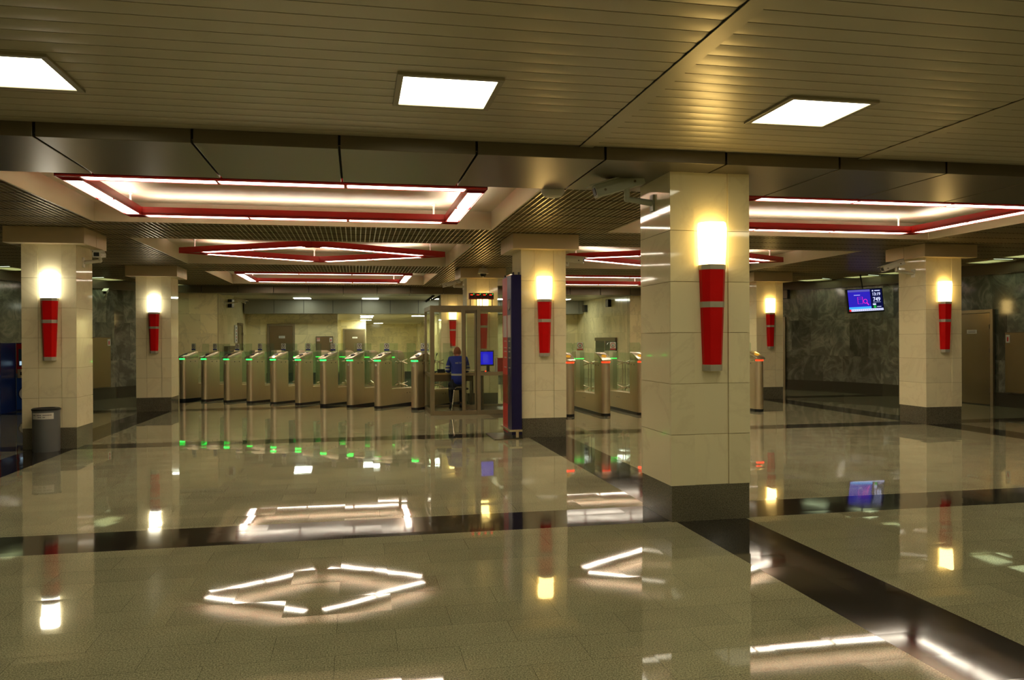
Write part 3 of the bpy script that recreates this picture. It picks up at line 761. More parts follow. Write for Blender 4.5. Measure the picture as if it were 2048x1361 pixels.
for i, x in enumerate((-1.95, 0.52, 3.0, 5.45, 7.9)):
    t = thing('ceiling_light', ['leftmost', 'second from left', 'middle', 'fourth from left', 'rightmost'][i] + ' of the small lights in the far ceiling beyond the turnstiles', 'ceiling light', (x, 29.9, ZB2), 0, 'small lights beyond the far beam')
    MB().box(-.3, .3, -.3, .3, -.012, .0).build('diffuser', M['glow_back'], t); MB().box(-.32, .32, -.32, .32, -.006, .002).build('frame', M['panel_frame'], t)
for i, (x, y) in enumerate(((0.50, 38.0), (0.51, 41.0), (0.55, 46.3), (1.5, 55.5), (2.93, 38.0))):
    t = thing('ceiling_light', ['topmost left', 'second left', 'third left', 'farthest small', 'right hand'][i] + ' light in the low ceiling of the passage behind the turnstiles', 'ceiling light', (x, y, 2.72), 0, 'passage ceiling lights')
    MB().box(-.3, .3, -.3, .3, -.012, .0).build('diffuser', M['glow_passage'], t); MB().box(-.32, .32, -.32, .32, -.006, .002).build('frame', M['panel_frame'], t)

def door(name, x, y, rz, w, h, plate=True):
    """door in local XZ plane facing -Y; origin at its left bottom"""
    d = bpy.data.objects.new(name, None); COL.objects.link(d); d.location = (x, y, 0); d.rotation_euler = (0, 0, rz); struct(d)
    f = MB(); f.box(0, .08, -.06, 0, 0, h); f.box(w - .08, w, -.06, 0, 0, h); f.box(.08, w - .08, -.06, 0, h - .08, h)
    f.build('door_frame', M['bronze'], d, bevel=.004)
    MB().box(.085, w - .085, -.035, -.002, .02, h - .085).build('door_leaf', M['door_metal'], d, bevel=.003)
    hn = MB(); hn.box(.15, .19, -.045, -.03, 1.0, 1.12); hn.tube([(.17, -.045, 1.07), (.17, -.08, 1.07)], .01); hn.tube([(.17, -.08, 1.07), (.29, -.08, 1.07)], .01)
    hn.build('door_handle', M['steel_dark'], d)
    hg = MB()
    for z in (.3, h * .55, h - .45): hg.cone((w - .09, -.06, z), (w - .09, -.06, z + .1), .012, .012, 8)
    hg.build('door_hinge', M['steel_dark'], d)
    if plate:
        p = MB(); p.box(w * .42, w * .64, -.04, -.035, h - .56, h - .47, 0)
        for k in range(2): p.box(w * .45, w * .61, -.0415, -.04, h - .535 + k * .03, h - .525 + k * .03, 1)
        p.build('door_plate', [M['sign_white'], M['steel_dark']], d)
    return d
# door in the right wall behind the far right column (wall is nearly straight there)
def on_wall(W, y, inset=0.0):
    """point and tangent angle of a wall at y"""
    x = wx(W, y); dx = (wx(W, y + .2) - wx(W, y - .2)) / .4
    return x, y, math.atan2(1.0, dx)
def chord(W, ya, yb, inset=0.02):
    """start point at ya and angle of the straight line to yb, set a little into the room"""
    A, B = Vector((wx(W, ya), ya)), Vector((wx(W, yb), yb)); d = (B - A).normalized()
    ym = (ya + yb) / 2; M_ = Vector((wx(W, ym), ym)); n = Vector((-1, 0)) if W is RW else Vector((1, 0))
    bulge = max(0, (M_ - (A + B) / 2).dot(-n)) * 0
    return A + n * inset, math.atan2(d.y, d.x)
def place_on(W, y, inset):
    x, yy, a = on_wall(W, y); s = -1 if W is RW else 1
    n = Vector((-math.sin(a), math.cos(a))) * (1 if W is RW else -1)     # into the room
    return Vector((x, yy)) + n * inset, a
p, a = chord(RW, 16.83, 15.53); door('door_1', p.x, p.y, a, 1.30, 2.22)
p, a = chord(RW, 22.9, 21.95, .03); door('door_2', p.x, p.y, a, 1.08, 2.22, False)
door('door_3', -3.42, 31.995, 0, 1.05, 2.22)
door('door_4', -0.78, 46.995, 0, 1.30, 2.22)
door('door_5', -4.195, 29.6, R(90), 1.1, 2.22, False)

def cabinet(x, y, rz, w, z0, h, label, cat, red_right=True, d=.12):
    t = thing('wall_cabinet', label, cat, (x, y, z0), rz)
    MB().box(0, w, -d, 0, 0, h).build('body', M['steel_dark'], t, bevel=.004)
    MB().box(.02, w - .02, -d - .012, -d, .02, h - .02).build('door', M['door_metal'], t, bevel=.003)
    s = MB(); xx = w - .13 if red_right else .04
    s.box(xx, xx + .1, -d - .016, -d - .012, h - .24, h - .06, 0); s.extrude([(xx + .03, h - .21), (xx + .065, h - .21), (xx + .07, h - .13), (xx + .055, h - .10), (xx + .03, h - .12)], -d - .018, -d - .016, 1, 'y')
    s.build('fire_sticker', [M['sign_white'], M['sign_red']], t)
    s2 = MB(); xx = .04 if red_right else w - .13
    s2.box(xx, xx + .12, -d - .016, -d - .012, h - .20, h - .06, 0); s2.box(xx + .02, xx + .05, -d - .018, -d - .016, h - .11, h - .08, 1); s2.box(xx + .07, xx + .10, -d - .018, -d - .016, h - .11, h - .08, 1)
    s2.build('hose_sticker', [pmat('sticker_pink', (0.6, 0.42, 0.34), 0.5), M['sign_red']], t)
    return t
cabinet(-1.57, 31.98, 0, .66, .55, 1.18, 'steel fire cabinet on the far wall behind the turnstiles', 'cabinet')
p, a = chord(RW, 15.15, 14.15); cabinet(p.x, p.y, a, 1.0, .33, 1.36, 'steel fire cabinet on the dark marble wall at the right edge', 'cabinet', False)
p, a = chord(LW, 22.42, 23.3, .03); cabinet(p.x, p.y, a, 1.0, .32, 1.38, 'steel fire cabinet on the dark marble wall between the left columns', 'cabinet')
# steel lined openings on the side walls of the back area
t = thing('service_window', 'dark service window with a steel lintel right of the turnstiles', 'window', (9.15, 29.3, 0), R(-90)); t.name = 'service_window'
MB().box(0, 2.4, -.05, 0, .9, 1.5).build('pane', pmat('dark_glass', (0.012, 0.015, 0.010), 0.06), t); MB().box(-.03, 2.43, -.08, 0, 1.5, 1.62).build('lintel', M['steel_dark'], t)
MB().box(1.18, 1.22, -.07, 0, .9, 1.5).build('mullion', M['steel'], t)
t = thing('steel_box', 'dark steel box on the pale wall behind the third turnstile', 'cabinet', (-4.19, 26.7, .2), R(90))
MB().box(0, 2.2, -.12, 0, 0, 1.2).build('body', M['steel_dark'], t, bevel=.005); MB().box(.1, 2.1, -.13, -.12, .1, 1.1).build('door', M['door_metal'], t)
t = thing('vertical_sign', 'narrow vertical white sign on the pale wall left of the brass door', 'sign', (-4.19, 28.9, 1.5), R(90))
MB().box(0, .5, -.03, 0, 0, .62).build('board', M['sign_white'], t); s = MB()
for k in range(5): s.box(.18, .32, -.033, -.03, .06 + k * .11, .12 + k * .11, k % 2)
s.build('marks', [M['sign_black'], M['sign_red']], t)

# luminaires behind the wall side grille
gl = thing('grille_light', '', 'ceiling light')
MB().box(-.34, .34, -.24, .24, -.010, -.004).build('tube', M['glow_grille'], gl)
b = MB(); b.box(-.37, .37, -.31, -.30, -.03, -.003); b.box(-.37, .37, .30, .31, -.03, -.003); b.box(-.37, .37, -.30, .30, -.004, -.001)
for k in range(10): b.box(-.36 + k * .08, -.354 + k * .08, -.30, .30, -.03, -.011)
b.build('louvre', M['grille'], gl)
gpos = [(13.0, 20.6, -58, 'right wall, farthest one'), (13.62, 19.3, -68, 'right wall, above left of the screen'), (13.72, 17.95, -82, 'right wall, above right of the screen'), (13.75, 14.98, -88, 'right wall, right of the far right column'), (13.55, 13.75, -88, 'right wall, at the right edge of the photo'),
        (-7.72, 19.77, 72, 'left wall, at the left edge of the photo'), (-6.60, 22.8, 64, 'left wall, between the two left columns'), (-5.45, 24.6, 58, 'left wall, just right of the farther left column')]
for k, (x, y, a, s_) in enumerate(gpos):
    o = gl if k == 0 else copy_tree(gl)
    o.location = (x, y, Z_G + .0005); o.rotation_euler = (0, 0, R(a)); o['label'] = 'dim greenish lamp in the ceiling grille, ' + s_; o['group'] = 'grille lamps along the marble walls'

# ------------------------------------------------------------------ glass booth
BX0, BX1, BY0, BY1, BZ = 1.52, 3.84, 16.42, 17.98, 2.30
bt = thing('ticket_booth', 'glass attendant booth with bronze metal frame beside the turnstiles', 'booth', (0, 0, 0))
def post(x, y, s=.06, z0=.0, z1=BZ, name='post'): return MB().box(x - s / 2, x + s / 2, y - s / 2, y + s / 2, z0, z1).build(name, M['bronze'], bt, bevel=.003)
for x, y, s in ((BX0 + .03, BY0 + .03, .09), (2.21, BY0 + .03, .07), (2.53, BY0 + .03, .08), (BX1 - .03, BY0 + .03, .07), (BX0 + .03, BY1 - .03, .06), (BX1 - .03, BY1 - .03, .06), (2.78, BY1 - .03, .05), (3.3, BY0 + .03, .06)): post(x, y, s)
for z0, z1, nm in ((BZ - .09, BZ, 'top_rail'), (0.0, .09, 'bottom_rail')):
    rl = MB(); rl.box(BX0, BX1, BY0, BY0 + .06, z0, z1); rl.box(BX0, BX1, BY1 - .06, BY1, z0, z1); rl.box(BX0, BX0 + .06, BY0, BY1, z0, z1); rl.box(BX1 - .06, BX1, BY0, BY1, z0, z1); rl.build(nm, M['bronze'], bt, bevel=.003)
MB().box(BX0, BX0 + .05, BY0, BY1, .80, .86).build('side_rail', M['bronze'], bt); MB().box(2.5, BX1, BY0, BY0 + .05, .82, .90).build('counter_rail', M['bronze'], bt)
MB().box(BX0 + .06, BX1 - .06, BY0 + .06, BY1 - .06, 0.0, .05).build('floor_deck', M['steel_dark'], bt)
for x0, x1, y0, y1, z0, z1 in ((2.57, 3.27, BY0 + .025, BY0 + .033, .90, BZ - .09), (3.33, BX1 - .07, BY0 + .025, BY0 + .033, .90, BZ - .09), (2.57, 3.27, BY0 + .025, BY0 + .033, .09, .82), (3.33, BX1 - .07, BY0 + .025, BY0 + .033, .09, .82),
                               (BX0 + .026, BX0 + .034, BY0 + .08, BY1 - .06, .86, BZ - .09), (BX0 + .026, BX0 + .034, BY0 + .08, BY1 - .06, .09, .80),
                               (BX0 + .06, 2.75, BY1 - .034, BY1 - .026, .09, BZ - .09), (2.81, BX1 - .06, BY1 - .034, BY1 - .026, .09, BZ - .09), (BX1 - .034, BX1 - .026, BY0 + .06, BY1 - .06, .09, BZ - .09)):
    MB().box(x0, x1, y0, y1, z0, z1).build('glass_pane', M['booth_glass'], bt)
dr = bpy.data.objects.new('booth_door', None); COL.objects.link(dr); dr.parent = bt; dr.location = (2.49, BY0 + .05, 0); dr.rotation_euler = (0, 0, R(150))
f = MB(); f.box(0, .04, -.02, .02, .1, BZ - .1); f.box(.25, .28, -.02, .02, .1, BZ - .1); f.box(.04, .25, -.02, .02, BZ - .16, BZ - .1); f.box(.04, .25, -.02, .02, .1, .2); f.box(.04, .25, -.02, .02, .82, .87)
f.build('door_frame', M['bronze'], dr); MB().box(.04, .25, -.004, .004, .2, BZ - .16).build('door_glass', M['booth_glass'], dr)
MB().tube([(.02, .02, .93), (.02, .08, .93), (.26, .08, .93), (.26, .02, .93)], .014).build('door_handle', M['steel_top'], dr)
# counters
t = thing('counter', 'narrow front counter inside the right half of the booth', 'counter', (0, 0, .05))
MB().box(2.60, 3.76, BY0 + .10, BY0 + .50, .79, .83).build('counter_top', M['desk'], t); MB().box(3.68, 3.72, BY0 + .12, BY0 + .48, 0, .79).build('leg', M['steel_dark'], t); MB().box(2.64, 2.68, BY0 + .30, BY0 + .48, 0, .79).build('leg', M['steel_dark'], t)
t = thing('desk', 'wooden desk at the left inside the booth in front of the person', 'desk', (0, 0, .05))
MB().box(1.62, 2.62, 17.50, 17.90, .75, .79).build('desk_top', M['desk'], t)
for x in (1.66, 2.56): MB().box(x - .02, x + .02, 17.54, 17.88, 0, .75).build('leg', M['steel_dark'], t)
MB().box(1.68, 2.54, 17.52, 17.54, .60, .75).build('drawer', M['steel_dark'], t, bevel=.003)
t = thing('monitor', 'small computer monitor with a blue screen on the booth counter', 'monitor', (2.73, 16.74, .885), R(6))
MB().box(-.09, .09, -.06, .06, 0, .015).build('stand', M['black'], t); MB().box(.03, .09, .02, .05, .0, .22).build('neck', M['black'], t)
MB().box(-.18, .18, -.02, .03, .13, .46).build('screen_frame', M['black'], t, bevel=.006)
s = MB(); s.box(-.155, .155, -.024, -.02, .16, .435, 0)
for k in range(9): s.box(-.07, .07 - (k % 3) * .02, -.026, -.024, .20 + k * .022, .208 + k * .022, 1)
s.build('screen', [M['scr_blue'], M['scr_lightblue']], t)
t = thing('binder', 'red folder standing on the counter right of the blue screen', 'binder', (3.07, 16.74, .885), 0)
MB().box(-.09, .10, -.05, .05, 0, .30).build('cover', M['red_paint'], t, bevel=.004); MB().box(-.13, -.09, -.05, .05, 0, .29).build('papers', M['white_paint'], t)
t = thing('control_box', 'low black box with a red light on the counter below the blue screen', 'box', (2.70, 16.60, .885), 0)
MB().box(-.08, .10, -.03, .03, 0, .02).build('case', M['black'], t); MB().sphere((.0, -.03, .02), .014, 10, 6).build('red_light', M['led_red'], t)
t = thing('telephone', 'black desk telephone on the desk left of the person', 'telephone', (1.86, 17.62, .845), 0)
MB().box(-.09, .09, -.08, .08, 0, .04).build('base', M['black'], t, bevel=.008); MB().tube([(-.08, -.02, .06), (.08, -.02, .06)], .018).build('handset', M['black'], t)
t = thing('microphone', 'thin black gooseneck microphone behind the booth\'s left post', 'microphone', (1.70, 17.60, .845), 0)
MB().cone((0, 0, 0), (0, 0, .02), .05, .05, 16).build('base', M['black'], t); MB().tube([(0, 0, .02), (.01, 0, .22), (.05, 0, .38)], .006).build('neck', M['black'], t); MB().cone((.05, 0, .38), (.075, 0, .44), .012, .012).build('capsule', M['black'], t)
# number display on the roof
t = thing('number_display', 'red box with four small red number displays on the booth roof', 'display', (2.60, 16.52, BZ))
MB().box(-.26, .27, -.05, .05, .14, .27).build('case', pmat('display_case', (0.20, 0.012, 0.01), 0.4), t, bevel=.004)
for k in range(4):
    x = -.20 + k * .135
    MB().box(x - .05, x + .05, -.056, -.05, .17, .265).build('display_window', M['black'], t)
    s = MB()
    for q in range(2): s.box(x - .03 + q * .028, x - .008 + q * .028, -.06, -.056, .222, .238, 0)
    s.build('digits', M['led_red'], t); MB().box(x + .035, x + .043, -.06, -.056, .24, .25).build('indicator', M['led_green'], t)
for x in (-.23, -.10, -.04, .03, .24): MB().cone((x, 0, 0), (x, 0, .14), .008, .008, 8).build('strut', M['black'], t)

# ------------------------------------------------------------------ chair and attendant
t = thing('chair', 'chair with chrome legs under the seated attendant', 'chair', (2.19, 17.16, .05))
MB().box(-.20, .20, -.18, .22, .44, .48).build('seat', M['black'], t, bevel=.015)
for sx in (-1, 1):
    MB().tube([(sx * .17, -.19, 0), (sx * .11, -.15, .46)], .015).build('leg', M['steel_top'], t)
    MB().tube([(sx * .17, .20, 0), (sx * .13, .16, .46)], .013).build('leg', M['black'], t)
MB().tube([(-.11, -.155, .45), (-.06, -.19, .50), (.06, -.19, .50), (.11, -.155, .45)], .012).build('back_rail', M['steel_top'], t)

def skin_mesh(name, verts, edges, radii, sub=2, root=0):
    me = bpy.data.meshes.new(name); me.from_pydata(verts, edges, [])
    o = bpy.data.objects.new(name, me); COL.objects.link(o)
    md = o.modifiers.new('s', 'SKIN'); md.use_smooth_shade = True
    for i, r in enumerate(radii):
        sv = me.skin_vertices[0].data[i]; sv.radius = (r, r) if isinstance(r, (int, float)) else r; sv.use_root = (i == root)
    ms = o.modifiers.new('d', 'SUBSURF'); ms.levels = sub; ms.render_levels = sub
    dg = bpy.context.evaluated_depsgraph_get(); dg.update()
    ev = o.evaluated_get(dg); nm = bpy.data.meshes.new_from_object(ev)
    bpy.data.objects.remove(o); return nm
def join_remesh(name, meshes, voxel, mat, parent):
    bm = bmesh.new()
    for m in meshes: bm.from_mesh(m)
    me = bpy.data.meshes.new(name); bm.to_mesh(me); bm.free()
    o = bpy.data.objects.new(name, me); COL.objects.link(o)
    md = o.modifiers.new('r', 'REMESH'); md.mode = 'VOXEL'; md.voxel_size = voxel; md.use_smooth_shade = True
    sm = o.modifiers.new('s', 'SMOOTH'); sm.iterations = 3; sm.factor = 0.5
    dg = bpy.context.evaluated_depsgraph_get(); dg.update()
    nm = bpy.data.meshes.new_from_object(o.evaluated_get(dg)); bpy.data.objects.remove(o)
    nm.materials.clear(); nm.materials.append(mat)
    for p in nm.polygons: p.use_smooth = True; p.material_index = 0
    o = bpy.data.objects.new(name, nm); COL.objects.link(o); o.parent = parent; return o
def mesh_of(b):
    me = bpy.data.meshes.new('t'); me.from_pydata(b.v, [], b.f); return me

def person():
    t = thing('person', 'person in a blue jacket with a reflective band, seated with back turned', 'person', (2.20, 17.20, .05))
    # joints: x right, y forward (away from the viewer), z up; seat at .48
    J = {'pel': (0, .02, .56), 'sp1': (0, .01, .70), 'sp2': (0, .04, .88), 'ch': (0, .08, 1.05), 'nk': (0, .15, 1.14), 'hd': (0, .19, 1.19),
         'ls': (-.165, .10, 1.09), 'le': (-.23, .16, .84), 'lw': (-.14, .35, .84), 'rs': (.165, .10, 1.09), 're': (.23, .16, .84), 'rw': (.12, .35, .84),
         'lh': (-.09, .03, .55), 'lk': (-.12, .42, .54), 'la': (-.11, .40, .10), 'lt': (-.11, .54, .05), 'rh': (.09, .03, .55), 'rk': (.12, .42, .54), 'ra': (.12, .42, .10), 'rt': (.12, .56, .05)}
    rad = {'pel': .125, 'sp1': .12, 'sp2': .13, 'ch': .135, 'nk': .052, 'hd': .055, 'ls': .062, 'le': .045, 'lw': .028, 'rs': .062, 're': .045, 'rw': .028,
           'lh': .085, 'lk': .06, 'la': .040, 'lt': .032, 'rh': .085, 'rk': .06, 'ra': .040, 'rt': .032}
    E = [('pel', 'sp1'), ('sp1', 'sp2'), ('sp2', 'ch'), ('ch', 'nk'), ('nk', 'hd'), ('ch', 'ls'), ('ls', 'le'), ('le', 'lw'), ('ch', 'rs'), ('rs', 're'), ('re', 'rw'),
         ('pel', 'lh'), ('lh', 'lk'), ('lk', 'la'), ('la', 'lt'), ('pel', 'rh'), ('rh', 'rk'), ('rk', 'ra'), ('ra', 'rt')]
    ks = list(J); body = skin_mesh('b', [J[k] for k in ks], [(ks.index(a), ks.index(b)) for a, b in E], [rad[k] for k in ks])
    parts = [body]
    h = MB(); h.T = Matrix.Translation((0, .03, -.035)); c = (0, .20, 1.285)
    h.sphere(c, .1, 20, 12, 0, (.76, .95, 1.16)); h.sphere((0, .225, 1.225), .06, 16, 8, 0, (.85, 1.0, .8))     # skull, jaw
    h.sphere((0, .305, 1.262), .017, 10, 6, 0, (.8, 1.3, 1.3)); h.sphere((0, .29, 1.222), .02, 10, 6, 0, (1.3, .6, .4))   # nose, lips
    for s in (-1, 1): h.sphere((s * .078, .195, 1.27), .028, 10, 6, 0, (.35, .7, 1.1)); h.sphere((s * .03, .283, 1.285), .014, 8, 6, 0, (1.1, .6, .7))
    parts.append(mesh_of(h))
    for s, wname in ((-1, 'lw'), (1, 'rw')):      # hands: palm and five curled fingers
        wv = Vector(J[wname]); V = [tuple(wv), tuple(wv + Vector((-s * .01, .055, -.004)))]; EE = [(0, 1)]; rr = [.024, (.034, .018)]
        for k, (dx, ln) in enumerate(((-.027, .062), (-.009, .072), (.009, .068), (.026, .052))):
            b0 = wv + Vector((dx, .085, -.002)); n0 = len(V)
            V += [tuple(b0), tuple(b0 + Vector((dx * .1, ln * .55, -.008))), tuple(b0 + Vector((dx * .12, ln, -.022)))]; rr += [.0105, .0092, .0078]
            EE += [(1, n0), (n0, n0 + 1), (n0 + 1, n0 + 2)]
        b0 = wv + Vector((-s * .034, .035, -.006)); n0 = len(V); V += [tuple(b0), tuple(b0 + Vector((-s * .024, .03, -.006))), tuple(b0 + Vector((-s * .022, .058, -.014)))]; rr += [.012, .0105, .009]
        EE += [(1, n0), (n0, n0 + 1), (n0 + 1, n0 + 2)]
        parts.append(skin_mesh('h', V, EE, rr, 1))
    join_remesh('body', parts, .0075, M['skin'], t)
    # jacket
    k2 = ['pel', 'sp1', 'sp2', 'ch', 'nk', 'ls', 'le', 'lw', 'rs', 're', 'rw']; Jj = dict(J); Jj['pel'] = (0, .01, .51); Jj['nk'] = (0, .13, 1.145)
    rj = {'pel': (.195, .17), 'sp1': .175, 'sp2': .178, 'ch': .172, 'nk': .074, 'ls': .085, 'le': .064, 'lw': .046, 'rs': .085, 're': .064, 'rw': .046}
    Jj['lw'] = (-.15, .32, .84); Jj['rw'] = (.13, .32, .84)
    Ej = [e for e in E if e[0] in k2 and e[1] in k2]
    jm = skin_mesh('j', [Jj[k] for k in k2], [(k2.index(a), k2.index(b)) for a, b in Ej], [rj[k] for k in k2])
    jk = join_remesh('jacket', [jm], .007, M['jacket'], t)
    # reflective stripes follow the jacket: faces inside the bands get the band material
    jk.data.materials.append(M['reflective'])
    for p in jk.data.polygons:
        c = p.center
        if (.745 < c.z < .79 and abs(c.x) < .19 and c.y < .22): p.material_index = 1
        if (abs(c.x) > .185 and (.93 < c.z < .965 or .86 < c.z < .90)): p.material_index = 1
    k3 = ['pel', 'lh', 'lk', 'la', 'rh', 'rk', 'ra']; rt = {'pel': .135, 'lh': .10, 'lk': .075, 'la': .055, 'rh': .10, 'rk': .075, 'ra': .055}
    Et = [e for e in E if e[0] in k3 and e[1] in k3]
    tm = skin_mesh('t', [J[k] for k in k3], [(k3.index(a), k3.index(b)) for a, b in Et], [rt[k] for k in k3])
    join_remesh('trousers', [tm], .012, M['trousers'], t)
    sh = []
    for s, k in ((-1, 'la'), (1, 'ra')):
        v = J[k]; b = MB(); b.sphere((v[0], v[1] + .07, .035), .05, 14, 8, 0, (.9, 2.6, .8)); b.sphere((v[0], v[1], .06), .052, 12, 8, 0, (.9, 1.1, 1.1)); sh.append(mesh_of(b))
    for m in sh: join_remesh('shoe', [m], .008, M['black'], t)
    hh = MB(); hh.sphere((0, .22, 1.257), .104, 20, 12, 0, (.79, .93, 1.13), z0=-.35); hr = hh.build('hair', M['hair'], t, smooth=True)
    # lettering on the back of the jacket
    text('back_lettering', 'МЕТРО', .05, M['reflective'], t, (0, -.118, 1.005), rot=(R(90), 0, 0), ext=.004)
    return t
person()

# ------------------------------------------------------------------ information stand beside the middle column
t = thing('information_stand', 'tall red and navy information stand leaning on the middle column', 'sign stand', (2.43, 12.28, 0))
MB().box(0, .155, 0, .75, .06, 2.62).build('navy_body', M['navy'], t, bevel=.006)
rf = MB().box(-.012, 0.0, .33, .75, .06, 2.60).build('red_face', M['red_panel'], t)
nf = MB().box(-.012, 0.0, .0, .33, .06, 2.60).build('navy_face', M['navy'], t)
for x, y in ((.03, .03), (.03, .72), (.12, .03)): MB().cone((x, y, 2.60), (x, y, 2.66), .016, .016, 10).build('post_cap', M['black'], t)
for y0, y1, pf in ((.05, .29, nf), (.38, .68, rf)):
    MB().box(-.016, -.012, y0, y1, 1.62, 1.98).build('notice_sheet', M['notice'], pf)
    s = MB()
    for z in (1.55, 1.44, 1.38, 1.28, 1.12): s.box(-.014, -.012, y0 + .04, y1 - .06, z, z + .018, 0)
    s.build('notice_text', M['notice'], pf)
s = MB()
for a in range(16):
    p0, p1 = a * math.pi / 8, (a + 1) * math.pi / 8
    s.bar((-.014, .17 + .08 * math.cos(p0), 2.15 + .09 * math.sin(p0)), (-.014, .17 + .08 * math.cos(p1), 2.15 + .09 * math.sin(p1)), .004, .014, 0, (1, 0, 0))
s.bar((-.014, .17, 2.08), (-.014, .17, 2.22), .004, .02, 0, (1, 0, 0))
s.build('round_mark', M['notice'], nf)
MB().box(-.05, -.042, -.005, .76, .55, 1.02).build('leaflet_pocket', M['booth_glass'], t)
MB().box(-.05, .16, -.03, .77, .115, .15).build('foot_rail', M['steel_top'], t, bevel=.004)
MB().box(.055, .10, -.004, .0, .02, .115).build('foot_plate', M['steel'], t); MB().box(.0, .155, .0, .75, 0, .06).build('plinth', M['black'], t)
MB().box(-.30, .16, -.06, .80, 0, .012).build('base_plate', M['steel_dark'], t)

# ------------------------------------------------------------------ litter bin
t = thing('litter_bin', 'grey round litter bin with a white label in front of the left column', 'bin', (-4.43, 12.53, 0))
MB().lathe([(.175, 0), (.178, .02), (.178, .52), (.182, .60)], 32).build('drum', M['grey_bin'], t, smooth=True)
MB().lathe([(.188, .595), (.190, .615), (.170, .628), (.125, .63), (.12, .60)], 32).build('rim', M['black'], t, smooth=True)
lb = MB(); n = 10
for i in range(n):
    a0, a1 = R(-140 + 100 * i / n), R(-140 + 100 * (i + 1) / n)
    lb.extrude([(r * math.cos(a), r * math.sin(a)) for r, a in ((.1775, a0), (.1815, a0), (.1815, a1), (.1775, a1))], .475, .565, 0)
for row in range(2):
    for i in range(16):
        if row == 0 and not 5 <= i <= 10: continue
        if i in (3, 8): continue
        a0, a1 = R(-132 + 84 * i / 16), R(-132 + 84 * (i + .65) / 16)
        z = .497 + row * .03
        lb.extrude([(r * math.cos(a), r * math.sin(a)) for r, a in ((.1815, a0), (.1825, a0), (.1825, a1), (.1815, a1))], z, z + .012, 1)
lb.build('bin_label', [M['white_paint'], M['sign_black']], t)

# ------------------------------------------------------------------ ticket machines on the left
def machine(x, y, label, w=.95, d=.62, h=1.56, letter='A'):
    t = thing('ticket_machine', label, 'ticket machine', (x, y, 0), 0, 'blue ticket machines by the left wall')
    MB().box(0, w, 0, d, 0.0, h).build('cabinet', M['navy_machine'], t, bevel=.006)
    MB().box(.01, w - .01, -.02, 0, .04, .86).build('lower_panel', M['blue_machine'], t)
    MB().box(.01, w - .01, -.02, 0, .86, h - .02).build('upper_panel', M['red_paint'], t)
    MB().box(.06, w - .06, -.028, -.02, 1.02, 1.42).build('screen', M['scr_grey'] if letter == 'M' else pmat('dim_screen', (0.05, 0.09, 0.12), .1), t)
    MB().box(.08, .30, -.03, -.028, 1.05, 1.14).build('screen_picture', M['scr_grey'], t)
    MB().box(.04, w * .5, -.045, -.02, .76, .96).build('payment_slot', M['steel'], t); MB().box(.10, w * .4, -.048, -.045, .82, .90).build('slot_mouth', M['black'], t)
    lg = MB(); pts = [(w * .36 + .30 * math.cos(a * math.pi / 14), .40 + .22 * math.sin(a * math.pi / 14)) for a in range(28)]
    p2 = [(w * .36 + .275 * math.cos(a * math.pi / 14), .40 + .195 * math.sin(a * math.pi / 14)) for a in range(28)]
    lg.extrude(pts, -.024, -.02, 1, 'y'); lg.extrude(p2, -.028, -.024, 0, 'y'); lo = lg.build('logo_oval', [M['sign_white'], M['navy_machine']], t)
    text('logo_letter', letter, .42, M['sign_red'], lo, (w * .36 - .02, -.031, .26), shear=.3, bold=.012, ext=.002)
    return t
machine(-7.62, 19.80, 'blue ticket machine with a red top and white oval, beside the left column')
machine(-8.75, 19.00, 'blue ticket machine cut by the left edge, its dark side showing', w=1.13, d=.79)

# ------------------------------------------------------------------ hanging screen on the right
tv = thing('information_screen', 'wide hanging screen showing 13:19 and 749 before the dark marble wall', 'screen', (13.323, 18.745, 2.576), rot=(R(-5), R(-3), 0)); tv.scale = (.9, .9, .9)
MB().box(-.60, .60, 0, .07, -.36, .35).build('screen_case', M['black'], tv, bevel=.01)
s = MB(); f = -.003
s.box(-.565, .565, f, 0, -.32, .32, 1); s.box(-.565, .17, f - .001, f, -.19, .32, 0); s.box(-.565, .17, f - .002, f - .001, .255, .315, 2)
s.box(-.565, .17, f - .002, f, -.255, -.19, 3); s.box(-.50, .565, f - .002, f, -.32, -.255, 4); s.box(-.565, -.50, f - .002, f, -.32, -.255, 5)
scr = s.build('display', [M['scr_violet'], M['scr_navy'], M['scr_violet2'], M['scr_cyan'], M['scr_white'], M['scr_red']], tv)
s = MB(); y = f - .004
for a, c in (((-.26, -.10), (-.10, -.10)), ((-.10, -.10), (-.10, .10)), ((-.10, .10), (-.26, .10)), ((-.26, .10), (-.26, -.10)), ((-.26, .045), (-.10, .045))): s.bar((a[0], y, a[1]), (c[0], y, c[1]), .003, .016, 0, (0, 1, 0))
s.ring((-.01, -.03), .052, .068, y, .003, 20, 0); s.bar((.035, y, -.08), (.09, y, -.145), .028, .004, 0, (0, 1, 0))
s.build('search_icon', M['scr_pink'], scr)
text('clock_digits', '13:19', .125, M['scr_white'], scr, (.37, f - .003, .13), ext=.001, bold=.002)
text('number_digits', '749', .165, M['scr_white'], scr, (.37, f - .003, -.04), ext=.001, bold=.003)
for q in ((.24, .28, .25, .29), (.32, .50, .26, .285), (.25, .50, -.075, -.068), (.23, .33, -.155, -.11), (-.37, -.17, .155, .167)):
    MB().box(q[0], q[1], y, f, q[2], q[3]).build('small_text', M['scr_white'], scr); MB().ring((.29, -.205), 0.001, .045, y, .003, 16).build('green_badge', M['scr_green'], scr)
MB().box(.36, .50, y, f, -.215, -.20).build('badge_text', M['scr_white'], scr)
s = MB()
for k in range(16): s.box(-.48 + k * .065, -.44 + k * .065, y, f - .002, -.295, -.28)
s.build('ticker_text', M['scr_violet2'], scr)
b = MB(); b.cone((0, .06, .2), (0, .12, .78), .02, .02, 10); b.box(-.1, .1, .05, .09, -.1, .25); b.build('ceiling_mount', M['black'], tv)

